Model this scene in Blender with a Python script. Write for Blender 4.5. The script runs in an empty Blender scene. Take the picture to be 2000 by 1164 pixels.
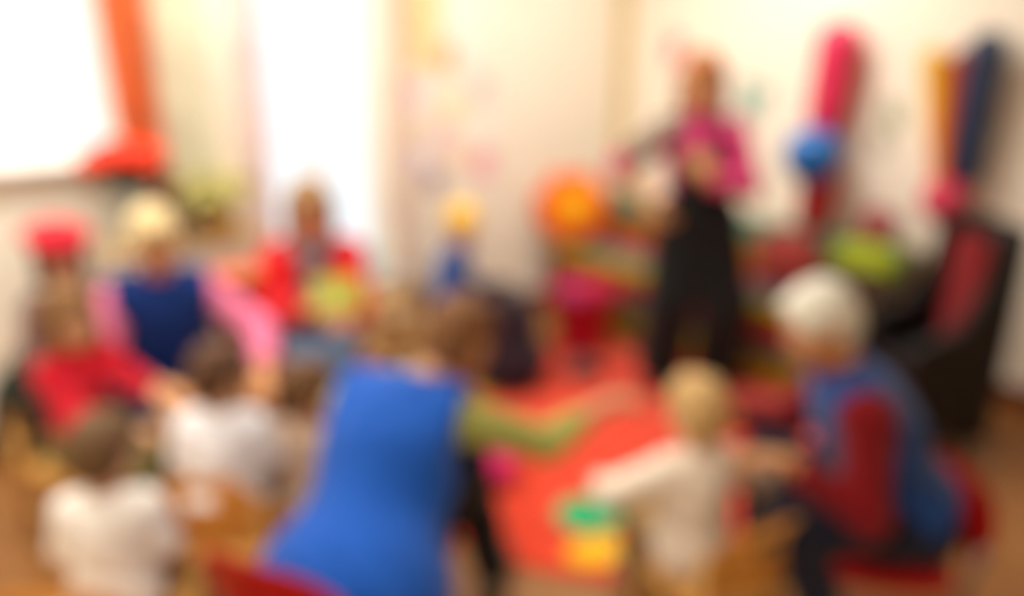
import bpy, bmesh, math, random
import numpy as np
from mathutils import Vector, Matrix

# ------------------------------------------------------------------ camera, world, exposure
scene = bpy.context.scene
COL = scene.collection
CAM_H = 1.68
cam_data = bpy.data.cameras.new('camera')
cam_data.sensor_width = 36.0
cam_data.lens = 27.0
cam_data.clip_start = 0.02
cam_data.dof.use_dof = True
cam_data.dof.focus_distance = 0.35
cam_data.dof.aperture_fstop = 1.4
cam = bpy.data.objects.new('camera', cam_data)
COL.objects.link(cam)
cam.location = (0, 0, CAM_H)
cam.rotation_euler = (math.radians(90 - 18.4), 0, 0)
scene.camera = cam

world = bpy.data.worlds.new('overcast_sky')
scene.world = world
world.use_nodes = True
world.node_tree.nodes['Background'].inputs[0].default_value = (0.95, 0.985, 1.0, 1)
world.node_tree.nodes['Background'].inputs[1].default_value = 1.3

scene.view_settings.view_transform = 'Standard'
scene.view_settings.look = 'None'
scene.view_settings.gamma = 1.0
scene.view_settings.use_curve_mapping = False
scene.view_settings.exposure = 0.0
FILL = 32.0            # radiance of the added ceiling fill panels

random.seed(4)
rng = np.random.default_rng(7)

# ------------------------------------------------------------------ helpers
def lin(h):
    h = h.lstrip('#')
    c = [int(h[i:i + 2], 16) / 255 for i in (0, 2, 4)]
    return tuple((x / 12.92 if x <= .04045 else ((x + .055) / 1.055) ** 2.4) for x in c) + (1,)

MATS = {}
def mat(name, hexcol, rough=.8, var=.12, scale=12., bump=.0, bscale=60., stretch=(1, 1, 1), metal=0., sheen=0., coat=0., spec=.4, trans=0.):
    if name in MATS:
        return MATS[name]
    m = bpy.data.materials.new(name); m.use_nodes = True
    nt = m.node_tree; b = nt.nodes['Principled BSDF']
    c = lin(hexcol)
    b.inputs['Roughness'].default_value = rough
    b.inputs['Metallic'].default_value = metal
    b.inputs['Specular IOR Level'].default_value = spec
    b.inputs['Sheen Weight'].default_value = sheen
    b.inputs['Coat Weight'].default_value = coat
    tc = nt.nodes.new('ShaderNodeTexCoord'); mp = nt.nodes.new('ShaderNodeMapping')
    mp.inputs['Scale'].default_value = stretch
    nt.links.new(tc.outputs['Object'], mp.inputs['Vector'])
    n = nt.nodes.new('ShaderNodeTexNoise'); n.inputs['Scale'].default_value = scale; n.inputs['Detail'].default_value = 4
    nt.links.new(mp.outputs['Vector'], n.inputs['Vector'])
    r = nt.nodes.new('ShaderNodeValToRGB')
    r.color_ramp.elements[0].position = .3; r.color_ramp.elements[1].position = .7
    r.color_ramp.elements[0].color = tuple(x * (1 - var) for x in c[:3]) + (1,)
    r.color_ramp.elements[1].color = tuple(min(1, x * (1 + var)) for x in c[:3]) + (1,)
    nt.links.new(n.outputs['Fac'], r.inputs['Fac']); nt.links.new(r.outputs['Color'], b.inputs['Base Color'])
    if bump:
        n2 = nt.nodes.new('ShaderNodeTexNoise'); n2.inputs['Scale'].default_value = bscale; n2.inputs['Detail'].default_value = 3
        nt.links.new(mp.outputs['Vector'], n2.inputs['Vector'])
        bp = nt.nodes.new('ShaderNodeBump'); bp.inputs['Strength'].default_value = bump; bp.inputs['Distance'].default_value = .01
        nt.links.new(n2.outputs['Fac'], bp.inputs['Height']); nt.links.new(bp.outputs['Normal'], b.inputs['Normal'])
    if trans:
        tr = nt.nodes.new('ShaderNodeBsdfTranslucent'); nt.links.new(r.outputs['Color'], tr.inputs['Color'])
        mx = nt.nodes.new('ShaderNodeMixShader'); mx.inputs[0].default_value = trans
        nt.links.new(b.outputs[0], mx.inputs[1]); nt.links.new(tr.outputs[0], mx.inputs[2])
        nt.links.new(mx.outputs[0], nt.nodes['Material Output'].inputs[0])
    MATS[name] = m
    return m

def cloth(name, h, **k):
    return mat(name, h, rough=.9, var=.1, scale=9, bump=.25, bscale=140, sheen=.15, spec=.2, **k)
def hairm(name, h):
    return mat(name, h, rough=.55, var=.3, scale=30, bump=.6, bscale=60, stretch=(4, 4, .4), spec=.35)
def plastic(name, h, **k):
    return mat(name, h, rough=k.pop('rough', .35), var=.04, spec=.5, **k)
def woodm(name, h, stretch=(1, 1, 10), rough=.45):
    return mat(name, h, rough=rough, var=.22, scale=6, bump=.08, bscale=20, stretch=stretch, spec=.4)

def obj(name, me, material=None, parent=None, loc=None, rot=None):
    o = bpy.data.objects.new(name, me)
    COL.objects.link(o)
    if material is not None and me is not None and not me.materials:
        me.materials.append(material)
    if parent is not None: o.parent = parent
    if loc is not None: o.location = loc
    if rot is not None: o.rotation_euler = rot
    return o

def tag(o, label, cat, group=None):
    o['label'] = label; o['category'] = cat
    if group: o['group'] = group
    return o
def empty(name, loc=(0, 0, 0), rz=0., label=None, cat=None, group=None):
    o = obj(name, None, None, None, loc, (0, 0, rz))
    o.empty_display_size = .1
    if label: tag(o, label, cat, group)
    return o
def struct(o, label, cat=None):
    o['kind'] = 'structure'; o['label'] = label
    if cat: o['category'] = cat
    return o

def bm_mesh(bm, name, smooth=False):
    me = bpy.data.meshes.new(name)
    bmesh.ops.recalc_face_normals(bm, faces=bm.faces)
    bm.to_mesh(me); bm.free()
    if smooth:
        me.polygons.foreach_set('use_smooth', [True] * len(me.polygons))
    return me

def add_box(bm, lo, hi, bev=0., seg=2):
    v = [bm.verts.new((x, y, z)) for x in (lo[0], hi[0]) for y in (lo[1], hi[1]) for z in (lo[2], hi[2])]
    fs = [(0, 1, 3, 2), (4, 6, 7, 5), (0, 4, 5, 1), (2, 3, 7, 6), (0, 2, 6, 4), (1, 5, 7, 3)]
    faces = [bm.faces.new([v[i] for i in f]) for f in fs]
    bmesh.ops.recalc_face_normals(bm, faces=faces)
    if bev:
        ed = {e for f in faces for e in f.edges}
        bmesh.ops.bevel(bm, geom=list(ed), offset=bev, segments=seg, affect='EDGES', profile=.5)
def box(name, lo, hi, m, parent=None, bev=0., **k):
    bm = bmesh.new(); add_box(bm, lo, hi, bev)
    return obj(name, bm_mesh(bm, name), m, parent, **k)

def add_tube(bm, pts, radii, n=12, caps=True):
    pts = [Vector(p) for p in pts]
    if not hasattr(radii, '__len__'): radii = [radii] * len(pts)
    rings = []; prev = None
    for i, p in enumerate(pts):
        a = pts[max(0, i - 1)]; b = pts[min(len(pts) - 1, i + 1)]
        t = (b - a).normalized()
        if prev is None:
            u = t.orthogonal().normalized()
        else:
            u = (prev - t * prev.dot(t)).normalized()
        prev = u; w = t.cross(u)
        rings.append([bm.verts.new(p + (u * math.cos(q) + w * math.sin(q)) * radii[i]) for q in [2 * math.pi * j / n for j in range(n)]])
    for a, b in zip(rings, rings[1:]):
        for j in range(n):
            bm.faces.new((a[j], a[(j + 1) % n], b[(j + 1) % n], b[j]))
    if caps:
        bm.faces.new(rings[0][::-1]); bm.faces.new(rings[-1])
def tube(name, pts, radii, m, parent=None, n=12, **k):
    bm = bmesh.new(); add_tube(bm, pts, radii, n)
    return obj(name, bm_mesh(bm, name, True), m, parent, **k)

def lathe_mesh(name, prof, n=32, closed=True):
    """prof: list of (r, z)"""
    bm = bmesh.new(); rings = []
    for r, z in prof:
        if r < 1e-5: rings.append([bm.verts.new((0, 0, z))])
        else: rings.append([bm.verts.new((r * math.cos(2 * math.pi * j / n), r * math.sin(2 * math.pi * j / n), z)) for j in range(n)])
    for a, b in zip(rings, rings[1:]):
        if len(a) == 1 and len(b) == 1: continue
        for j in range(n):
            k = (j + 1) % n
            if len(a) == 1: bm.faces.new((a[0], b[j], b[k]))
            elif len(b) == 1: bm.faces.new((a[j], a[k], b[0]))
            else: bm.faces.new((a[j], a[k], b[k], b[j]))
    return bm_mesh(bm, name, True)

def prism(name, outline, t, m, parent=None, bev=.004, **k):
    """outline in local x,z ; thickness t along y, bevelled"""
    bm = bmesh.new()
    f = bm.faces.new([bm.verts.new((x, -t / 2, z)) for x, z in outline])
    r = bmesh.ops.extrude_face_region(bm, geom=[f])
    bmesh.ops.translate(bm, verts=[g for g in r['geom'] if isinstance(g, bmesh.types.BMVert)], vec=(0, t, 0))
    bmesh.ops.recalc_face_normals(bm, faces=bm.faces)
    if bev:
        ed = [e for e in bm.edges if abs(e.verts[0].co.y - e.verts[1].co.y) < 1e-6]
        bmesh.ops.bevel(bm, geom=ed, offset=bev, segments=2, affect='EDGES', profile=.5)
    return obj(name, bm_mesh(bm, name), m, parent, **k)

# ------------------------------------------------------------------ distance-field modelling (organic shapes)
class Blob:
    def __init__(s): s.ops = []
    def cone(s, a, b, ra, rb=None, k=.02):
        s.ops.append(('c', np.array(a, float), np.array(b, float), ra, ra if rb is None else rb, k)); return s
    def ell(s, c, r, R=None, k=.02):
        s.ops.append(('e', np.array(c, float), np.array(r, float), None if R is None else np.array(R, float), k)); return s
    def cut(s, p, n, rad):
        n = np.array(n, float); s.ops.append(('p', np.array(p, float), n / np.linalg.norm(n), rad)); return s
    def carve(s, c, r, R=None, k=.01):
        s.ops.append(('x', np.array(c, float), np.array(r, float), None if R is None else np.array(R, float), k)); return s
    def ripple(s, amp, freq): s.ops.append(('r', amp, freq)); return s
    def mesh(s, name, vox):
        lo = np.full(3, 1e9); hi = -lo
        for o in s.ops:
            if o[0] == 'c':
                lo = np.minimum(lo, np.minimum(o[1] - o[3], o[2] - o[4])); hi = np.maximum(hi, np.maximum(o[1] + o[3], o[2] + o[4]))
            elif o[0] == 'e':
                q = o[2].max() if o[3] is not None else o[2]
                lo = np.minimum(lo, o[1] - q); hi = np.maximum(hi, o[1] + q)
        lo -= 3 * vox + .01; hi += 3 * vox + .01
        n = np.ceil((hi - lo) / vox).astype(int) + 1
        ax = [lo[i] + vox * np.arange(n[i]) for i in range(3)]
        F = np.full(tuple(n), 1.0, np.float32)
        def sub(bl, bh):
            i0 = np.clip(np.floor((bl - lo) / vox).astype(int), 0, n - 1); i1 = np.clip(np.ceil((bh - lo) / vox).astype(int) + 1, 1, n)
            sl = tuple(slice(a, b) for a, b in zip(i0, i1))
            return sl, [ax[0][sl[0]][:, None, None], ax[1][sl[1]][None, :, None], ax[2][sl[2]][None, None, :]]
        def elld(P, c, r, R):
            q = [P[i] - c[i] for i in range(3)]
            if R is not None:
                q = [q[0] * R[0, i] + q[1] * R[1, i] + q[2] * R[2, i] for i in range(3)]
            k0 = np.sqrt((q[0] / r[0]) ** 2 + (q[1] / r[1]) ** 2 + (q[2] / r[2]) ** 2)
            k1 = np.sqrt((q[0] / r[0] ** 2) ** 2 + (q[1] / r[1] ** 2) ** 2 + (q[2] / r[2] ** 2) ** 2)
            return k0 * (k0 - 1) / np.maximum(k1, 1e-6) - np.where(k0 < 1e-3, r.min(), 0)
        for o in s.ops:
            if o[0] == 'c':
                a, b, ra, rb, k = o[1:]
                pad = max(ra, rb) + k + 3 * vox
                sl, P = sub(np.minimum(a, b) - pad, np.maximum(a, b) + pad)
                ba = b - a; L = max(ba @ ba, 1e-9)
                h = np.clip(((P[0] - a[0]) * ba[0] + (P[1] - a[1]) * ba[1] + (P[2] - a[2]) * ba[2]) / L, 0, 1)
                d = np.sqrt((P[0] - a[0] - ba[0] * h) ** 2 + (P[1] - a[1] - ba[1] * h) ** 2 + (P[2] - a[2] - ba[2] * h) ** 2) - (ra + (rb - ra) * h)
            elif o[0] == 'e':
                c, r, R, k = o[1:]
                pad = (r.max() if R is not None else r) + k + 3 * vox
                sl, P = sub(c - pad, c + pad); d = elld(P, c, r, R)
            elif o[0] == 'p':
                p, nn, rad = o[1:]
                sl, P = sub(p - rad, p + rad)
                pl = (P[0] - p[0]) * nn[0] + (P[1] - p[1]) * nn[1] + (P[2] - p[2]) * nn[2]
                ds = np.sqrt((P[0] - p[0]) ** 2 + (P[1] - p[1]) ** 2 + (P[2] - p[2]) ** 2) - rad
                F[sl] = np.where(ds < 0, np.maximum(F[sl], np.minimum(pl, -ds * 4)), F[sl]); continue
            elif o[0] == 'x':
                c, r, R, k = o[1:]
                pad = r.max() + k + 3 * vox
                sl, P = sub(c - pad, c + pad); d = -elld(P, c, r, R)
                g = F[sl]; h = np.maximum(k - np.abs(g - d), 0) / k
                F[sl] = np.maximum(g, d) + h * h * k * .25; continue
            elif o[0] == 'r':
                amp, fq = o[1:]
                X, Y, Z = ax[0][:, None, None], ax[1][None, :, None], ax[2][None, None, :]
                F += (amp * np.sin(fq * (X * .8 + Z * .9) + 3 * np.sin(fq * .31 * Y + 1)) * np.sin(fq * .7 * (Y - Z * .6) + 2 * np.sin(fq * .27 * X))).astype(np.float32)
                continue
            g = F[sl]; h = np.maximum(k - np.abs(g - d), 0) / k
            F[sl] = np.minimum(g, d) - h * h * k * .25
        # surface nets
        I = F < 0
        c8 = [I[dx:n[0] - 1 + dx, dy:n[1] - 1 + dy, dz:n[2] - 1 + dz] for dx in (0, 1) for dy in (0, 1) for dz in (0, 1)]
        cnt = sum(c.astype(np.int8) for c in c8)
        ci = np.nonzero((cnt > 0) & (cnt < 8))
        V = np.zeros((len(ci[0]), 3)); W = np.zeros(len(ci[0]))
        cs = [(dx, dy, dz) for dx in (0, 1) for dy in (0, 1) for dz in (0, 1)]
        fv = [F[ci[0] + c[0], ci[1] + c[1], ci[2] + c[2]] for c in cs]
        for i in range(8):
            for bit in (1, 2, 4):
                j = i | bit
                if j == i: continue
                sc = (fv[i] < 0) != (fv[j] < 0)
                t = fv[i] / np.where(np.abs(fv[i] - fv[j]) < 1e-9, 1e-9, fv[i] - fv[j])
                p = np.array(cs[i])[None, :] + t[:, None] * (np.array(cs[j]) - np.array(cs[i]))[None, :]
                V += np.where(sc[:, None], p, 0); W += sc
        V = V / W[:, None] + np.stack(ci, 1)
        V = lo + V * vox
        idx = np.full(tuple(n - 1), -1, np.int32); idx[ci] = np.arange(len(ci[0]))
        Q = []
        for axn in range(3):
            a1, a2 = (axn + 1) % 3, (axn + 2) % 3
            s0 = [slice(None)] * 3; s1 = [slice(None)] * 3
            s0[axn] = slice(0, n[axn] - 1); s1[axn] = slice(1, n[axn])
            A, B = I[tuple(s0)], I[tuple(s1)]
            e = np.array(np.nonzero(A != B))
            ok = (e[a1] > 0) & (e[a2] > 0) & (e[a1] < n[a1] - 1) & (e[a2] < n[a2] - 1)
            e = e[:, ok]
            def g(d1, d2):
                q = e.copy(); q[a1] -= d1; q[a2] -= d2
                return idx[q[0], q[1], q[2]]
            qd = np.stack([g(1, 1), g(0, 1), g(0, 0), g(1, 0)], 1)
            fl = ~A[e[0], e[1], e[2]]
            qd[fl] = qd[fl][:, ::-1]
            Q.append(qd)
        Q = np.concatenate(Q); Q = Q[(Q >= 0).all(1)]
        me = bpy.data.meshes.new(name)
        me.vertices.add(len(V)); me.vertices.foreach_set('co', V.ravel())
        me.loops.add(len(Q) * 4); me.loops.foreach_set('vertex_index', Q.ravel().astype(np.int32))
        me.polygons.add(len(Q)); me.polygons.foreach_set('loop_start', np.arange(len(Q), dtype=np.int32) * 4)
        me.polygons.foreach_set('use_smooth', np.ones(len(Q), bool))
        me.update(calc_edges=True)
        return me
    def build(s, name, vox, m, parent=None, **k):
        return obj(name, s.mesh(name, vox), m, parent, **k)

# ------------------------------------------------------------------ the room
CORNER = Vector((.75, 5.4, 0))
DW = Vector((-.7673, -.6413, 0))       # along the window wall, away from the corner
DR = Vector((.6413, -.7673, 0))        # along the right wall, away from the corner
AW = math.atan2(DW.y, DW.x)            # local +x along the window wall, local +y into the room
AR = math.atan2(DR.y, DR.x)            # local +x along the right wall, local -y into the room
LW, LR, RH = 6.3, 6.2, 2.9
W1 = (3.17, 4.45, 1.22, 2.35)
W2 = (1.88, 2.55, .45, 2.35)
def on_w(s, z, off=0.): return CORNER + DW * s + DR * off + Vector((0, 0, z))
def on_r(s, z, off=0.): return CORNER + DR * s + DW * off + Vector((0, 0, z))

M_wall = mat('cream_wall_paint', '#f5ecd8', rough=.85, var=.02, scale=3, bump=.05, bscale=220)
M_ceil = mat('white_ceiling_paint', '#f4f1ea', rough=.9, var=.01)
M_white = plastic('white_gloss_paint', '#f4f3ee')
M_base = woodm('reddish_brown_wood', '#6b2f16', stretch=(10, 1, 1))
M_trim = mat('straw_yellow_paint', '#dcc283', rough=.6, var=.03)

# floor: warm oak boards, joints in the material (too soft in the photo to tell apart)
def floor_mat():
    m = bpy.data.materials.new('warm_oak_floor'); m.use_nodes = True
    nt = m.node_tree; b = nt.nodes['Principled BSDF']; b.inputs['Roughness'].default_value = .38
    tc = nt.nodes.new('ShaderNodeTexCoord')
    br = nt.nodes.new('ShaderNodeTexBrick'); br.inputs['Scale'].default_value = 1
    br.inputs['Brick Width'].default_value = .9; br.inputs['Row Height'].default_value = .09; br.inputs['Mortar Size'].default_value = .002
    br.inputs['Color1'].default_value = lin('#ac7438'); br.inputs['Color2'].default_value = lin('#9c6530'); br.inputs['Mortar'].default_value = lin('#6a3d16')
    nt.links.new(tc.outputs['Object'], br.inputs['Vector'])
    mp = nt.nodes.new('ShaderNodeMapping'); mp.inputs['Scale'].default_value = (2, 30, 1); nt.links.new(tc.outputs['Object'], mp.inputs['Vector'])
    n = nt.nodes.new('ShaderNodeTexNoise'); n.inputs['Scale'].default_value = 2; n.inputs['Detail'].default_value = 6; nt.links.new(mp.outputs[0], n.inputs['Vector'])
    mx = nt.nodes.new('ShaderNodeMix'); mx.data_type = 'RGBA'; mx.blend_type = 'MULTIPLY'; mx.inputs[0].default_value = .35
    nt.links.new(br.outputs['Color'], mx.inputs[6]); nt.links.new(n.outputs['Fac'], mx.inputs[7]); nt.links.new(mx.outputs[2], b.inputs['Base Color'])
    return m
fl = box('floor', (-.15, -.15, -.1), (LR + .15, LW + .15, 0), floor_mat(), loc=CORNER, rot=(0, 0, AR - 0))
fl.rotation_euler = (0, 0, AR); 
# local +x along right wall, local +y is outward, so shift the slab into the room
fl.location = CORNER + DW * LW
struct(fl, 'warm brown wooden floor of the playroom')
cl = box('ceiling', (-.15, -.15, RH), (LR + .15, LW + .15, RH + .1), M_ceil, loc=CORNER + DW * LW, rot=(0, 0, AR))
struct(cl, 'plain white ceiling above the playroom')

bm = bmesh.new(); T = .22
def wseg(a, b, z0, z1): add_box(bm, (a, -T, z0), (b, 0, z1))
wseg(0, W2[0], 0, RH); wseg(W2[1], W1[0], 0, RH); wseg(W1[1], LW, 0, RH)
wseg(W2[0], W2[1], 0, W2[2]); wseg(W2[0], W2[1], W2[3], RH)
wseg(W1[0], W1[1], 0, W1[2]); wseg(W1[0], W1[1], W1[3], RH)
struct(obj('wall_window', bm_mesh(bm, 'wall_window'), M_wall, None, CORNER, (0, 0, AW)), 'cream wall with the two bright windows')
struct(box('wall_right', (-T, 0, 0), (LR, T, RH), M_wall, loc=CORNER, rot=(0, 0, AR)), 'cream wall hung with balloons')
struct(box('wall_left', (0, 0, 0), (LR, -T, RH), M_wall, loc=CORNER + DW * LW, rot=(0, 0, AR)), 'cream side wall behind the viewer')
struct(box('wall_back', (0, 0, 0), (LW, T, RH), M_wall, loc=CORNER + DR * LR, rot=(0, 0, AW)), 'cream rear wall behind the viewer')
struct(box('baseboard_right', (.02, -.018, 0), (LR, -.002, .11), M_base, bev=.003, loc=CORNER, rot=(0, 0, AR)), 'dark red-brown skirting board under the balloon wall')
struct(box('baseboard_window', (.02, .002, 0), (LW, .018, .11), M_base, bev=.003, loc=CORNER, rot=(0, 0, AW)), 'dark red-brown skirting board under the windows')
struct(box('trim_1', (.004, .004, .11), (.07, .05, RH - .01), M_trim, bev=.006, loc=CORNER, rot=(0, 0, AW)), 'straw yellow vertical strip in the room corner')

def glass_mat():
    m = bpy.data.materials.new('window_glass'); m.use_nodes = True
    nt = m.node_tree; nt.nodes.remove(nt.nodes['Principled BSDF'])
    t = nt.nodes.new('ShaderNodeBsdfTransparent'); t.inputs[0].default_value = (.97, .985, .99, 1)
    g = nt.nodes.new('ShaderNodeBsdfGlossy'); g.inputs['Roughness'].default_value = .02
    mx = nt.nodes.new('ShaderNodeMixShader'); mx.inputs[0].default_value = .05
    nt.links.new(t.outputs[0], mx.inputs[1]); nt.links.new(g.outputs[0], mx.inputs[2]); nt.links.new(mx.outputs[0], nt.nodes['Material Output'].inputs[0])
    return m
M_glass = glass_mat()
def window(name, w, label, mull, rail):
    s0, s1, z0, z1 = w
    root = empty(name, CORNER + DW * s0 + Vector((0, 0, z0)), AW)
    struct(root, label)
    W, H = s1 - s0, z1 - z0
    f = .055
    bm = bmesh.new()
    for a in ((0, 0, f, H), (W - f, 0, W, H), (f, 0, W - f, f), (f, H - f, W - f, H)):
        add_box(bm, (a[0], -.14, a[1]), (a[2], -.08, a[3]), .004)
    obj('window_frame', bm_mesh(bm, 'window_frame'), M_white, root)
    xs = [f] + [f + (W - 2 * f) * m for m in mull] + [W - f]
    for x in xs[1:-1]:
        box('mullion', (x - .025, -.135, f), (x + .025, -.085, H - f), M_white, root, .004)
    zs = [f] + [f + (H - 2 * f) * m for m in rail] + [H - f]
    for z in zs[1:-1]:
        for a, b in zip(xs, xs[1:]):
            box('glazing_bar', (a + .025, -.13, z - .02), (b - .025, -.09, z + .02), M_white, root, .004)
    for a, b in zip(xs, xs[1:]):
        for c, d in zip(zs, zs[1:]):
            box('pane', (a, -.113, c), (b, -.107, d), M_glass, root)
    box('window_sill', (-.05, -.08, -.035), (W + .05, .06, -.001), M_white, root, .008)
    hb = bmesh.new(); add_tube(hb, [(xs[1] - .05, -.082, H * .45), (xs[1] - .05, -.06, H * .45), (xs[1] - .05, -.06, H * .45 - .1)], .008, 8)
    obj('window_handle', bm_mesh(hb, 'window_handle', True), M_white, root)
    return root
window('window_1', W1, 'wide overexposed window left of the orange curtain', [.5], [])
window('window_2', W2, 'tall bright window behind the woman in the red jacket', [.5], [.72])

# fill panels added under the ceiling, out of view, to brighten the room
M_emit = bpy.data.materials.new('fill_panel_glow'); M_emit.use_nodes = True
_nt = M_emit.node_tree; _nt.nodes.remove(_nt.nodes['Principled BSDF'])
_e = _nt.nodes.new('ShaderNodeEmission'); _e.inputs[0].default_value = (1.0, .965, .91, 1); _e.inputs[1].default_value = FILL
_nt.links.new(_e.outputs[0], _nt.nodes['Material Output'].inputs[0])
def fill_panel(a, b, label):
    p = CORNER + DW * a + DR * b
    r = empty('ceiling_fill_panel', (p.x, p.y, RH), AW, label, 'ceiling lamp', 'added fill panels')
    bm = bmesh.new()
    for q in ((-.62, -.2, -.6, .2), (.6, -.2, .62, .2), (-.6, -.2, .6, -.18), (-.6, .18, .6, .2)):
        add_box(bm, (q[0], q[1], -.07), (q[2], q[3], -.001))
    obj('frame', bm_mesh(bm, 'frame'), M_white, r)
    box('glow_panel', (-.6, -.18, -.06), (.6, .18, -.05), M_emit, r)
fill_panel(2.9, .75, 'added ceiling fill panel nearest the tall window')
fill_panel(1.2, 1.35, 'added ceiling fill panel nearest the room corner')
fill_panel(4.4, .75, 'added ceiling fill panel nearest the wide window')
fill_panel(4.3, 2.9, 'added ceiling fill panel above the children at front left')

# ------------------------------------------------------------------ curtains
def curtain(name, s0, s1, z0, z1, folds, m, label, off=.09, amp=.025, spread=0.):
    nx, nz = folds * 10 + 1, 24
    bm = bmesh.new(); g = []
    for k in range(nz + 1):
        v = k / nz; z = z1 + (z0 - z1) * v; row = []
        for i in range(nx):
            u = i / (nx - 1)
            s = s0 + (s1 - s0) * u + spread * (u - .5) * v
            y = off + amp * (0.7 + .5 * v) * math.sin(u * folds * 2 * math.pi + .5 * math.sin(v * 5 + i * .1)) + .006 * math.sin(7 * v + u * 9)
            row.append(bm.verts.new((s, y, z)))
        g.append(row)
    for a, b in zip(g, g[1:]):
        for i in range(nx - 1): bm.faces.new((a[i], a[i + 1], b[i + 1], b[i]))
    ext = bmesh.ops.solidify(bm, geom=bm.faces[:], thickness=.003)
    root = empty(name, CORNER, AW, label, 'curtain', 'curtains of the window wall')
    obj('fabric', bm_mesh(bm, 'fabric', True), m, root)
    for i in range(folds + 1):
        x = s0 + (s1 - s0) * i / folds
        rb = bmesh.new(); add_tube(rb, [(x, off + .016 * math.cos(q), z1 + .016 + .016 * math.sin(q)) for q in [2 * math.pi * j / 12 for j in range(13)]], .0025, 6, False)
        obj('ring', bm_mesh(rb, 'ring', True), M_rod, root)
M_rod = mat('brushed_steel', '#b8b8b8', rough=.3, metal=1.)
rod = empty('curtain_rod', CORNER, AW, 'long steel curtain rod above both windows', 'curtain rod')
tube('rail', [(1.6, .09, 2.47), (4.9, .09, 2.47)], .011, M_rod, rod)
for x in (1.6, 4.9): obj('finial', lathe_mesh('finial', [(0, -.03), (.018, -.022), (.026, 0), (.018, .022), (0, .03)], 16), M_rod, rod, (x, .09, 2.47))
for x in (1.7, 3.0, 4.8): tube('bracket', [(x, .0, 2.47), (x, .085, 2.47)], .008, M_rod, rod)
curtain('curtain', 3.03, 3.21, .9, 2.445, 3, cloth('orange_curtain_cloth', '#f0965a', trans=.35), 'saturated orange curtain gathered beside the wide window')
curtain('curtain', 2.80, 3.01, .9, 2.445, 3, cloth('straw_curtain_cloth', '#fbf4e2', trans=.3), 'pale straw curtain hanging directly right of the orange one')
curtain('curtain', 2.56, 2.67, .5, 2.445, 2, cloth('rose_curtain_cloth', '#fdeae8', trans=.4), 'narrow pale rose curtain at the left edge of tall window')
curtain('curtain', 1.78, 1.87, .45, 2.445, 2, cloth('peach_curtain_cloth', '#fdebe0', trans=.4), 'narrow pale peach curtain at the right edge of tall window')

# ------------------------------------------------------------------ paper on the walls
def paper(name, wall, s, z, w, h, hexc, label, rot=0., shape='rect', cat='drawing', group=None, off=.006, mark=None, cols=None):
    if wall == 'w': loc, rz = on_w(s, z), AW
    else: loc, rz = on_r(s, z), AR + math.pi
    N = 28
    if shape == 'rect':
        out = [(-w / 2, -h / 2), (w / 2, -h / 2), (w / 2, h / 2), (-w / 2, h / 2)]
    elif shape == 'oval':
        out = [(w / 2 * math.cos(2 * math.pi * i / N), h / 2 * math.sin(2 * math.pi * i / N)) for i in range(N)]
    elif shape == 'flower':
        out = [(w / 2 * (.78 + .22 * math.cos(5 * q)) * math.cos(q), h / 2 * (.78 + .22 * math.cos(5 * q)) * math.sin(q)) for q in [2 * math.pi * i / 60 for i in range(60)]]
    elif shape == 'butterfly':
        out = []
        for i in range(72):
            q = 2 * math.pi * i / 72; up = math.sin(q) > 0
            rr = (.16 + .84 * abs(math.sin(2 * q)) ** .7) * (1.0 if up else .78)
            out.append((w / 2 * 1.25 * rr * math.cos(q), h / 2 * 1.15 * rr * math.sin(q)))
    elif shape == 'leaf':
        out = [(w / 2 * math.sin(math.pi * v) ** .8, -h / 2 + h * v) for v in [i / 16 for i in range(17)]] + [(-w / 2 * math.sin(math.pi * v) ** .8, -h / 2 + h * v) for v in [i / 16 for i in range(15, 0, -1)]]
    root = empty(name, loc, rz, label, cat, group)
    root.rotation_euler = Matrix.Rotation(rz, 3, 'Z').to_euler()
    c, s_ = math.cos(rot), math.sin(rot)
    out = [(x * c - y * s_, x * s_ + y * c) for x, y in out]
    m = mat('paper_' + hexc.strip('#'), hexc, rough=.9, var=.04, scale=20)
    o = prism('sheet', out, .002, m, root, 0., loc=(0, off, 0))
    if cols:
        for i, hc in enumerate(cols):
            q = 2 * math.pi * i / len(cols) + .6
            rr = min(w, h) * (.10 + .03 * (i % 2))
            cx, cz = .22 * w * math.cos(q), .22 * h * math.sin(q)
            cx, cz = cx * c - cz * s_, cx * s_ + cz * c
            prism('painted_spot', [(cx + rr * math.cos(2 * math.pi * j / 14), cz + rr * (1 + .2 * math.sin(3 * j)) * math.sin(2 * math.pi * j / 14)) for j in range(14)], .001, mat('paint_' + hc.strip('#'), hc, rough=.8, var=.1), root, 0., loc=(0, off + .0016, 0))
    for t in ((0, h * .44),) if shape == 'rect' else ((0, 0),):
        obj('pin', lathe_mesh('pin', [(0, 0), (.006, 0), (.006, .004), (0, .006)], 10), plastic('pin_red', '#c8322e'), root, (t[0] * c - t[1] * s_, off + .001, t[1] * c), (-math.pi / 2, 0, 0))
    return root
G = 'pictures pinned beside the tall window'
paper('wall_picture', 'w', 1.62, 1.78, .25, .46, '#fbd9a2', 'large apricot coloured painting pinned highest beside the window', .06, group=G, cols=['#f6b45c', '#fbe28c', '#f3c07a'])
paper('wall_picture', 'w', 1.29, 1.75, .25, .42, '#e3ecdf', 'large pale mint painting right of the apricot one', -.03, group=G, cols=['#cfe3d6', '#dfe9c8'])
paper('wall_picture', 'w', 1.45, 1.60, .11, .20, '#c9b083', 'small brown leaf-shaped cut-out between apricot and mint paintings', .1, 'leaf', group=G, off=.010)
paper('wall_picture', 'w', 1.70, 1.40, .17, .13, '#eedbe2', 'pale lilac drawing just under the apricot painting', -.12, group=G, cols=['#d8b8cc', '#f2e2f0'])
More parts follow.
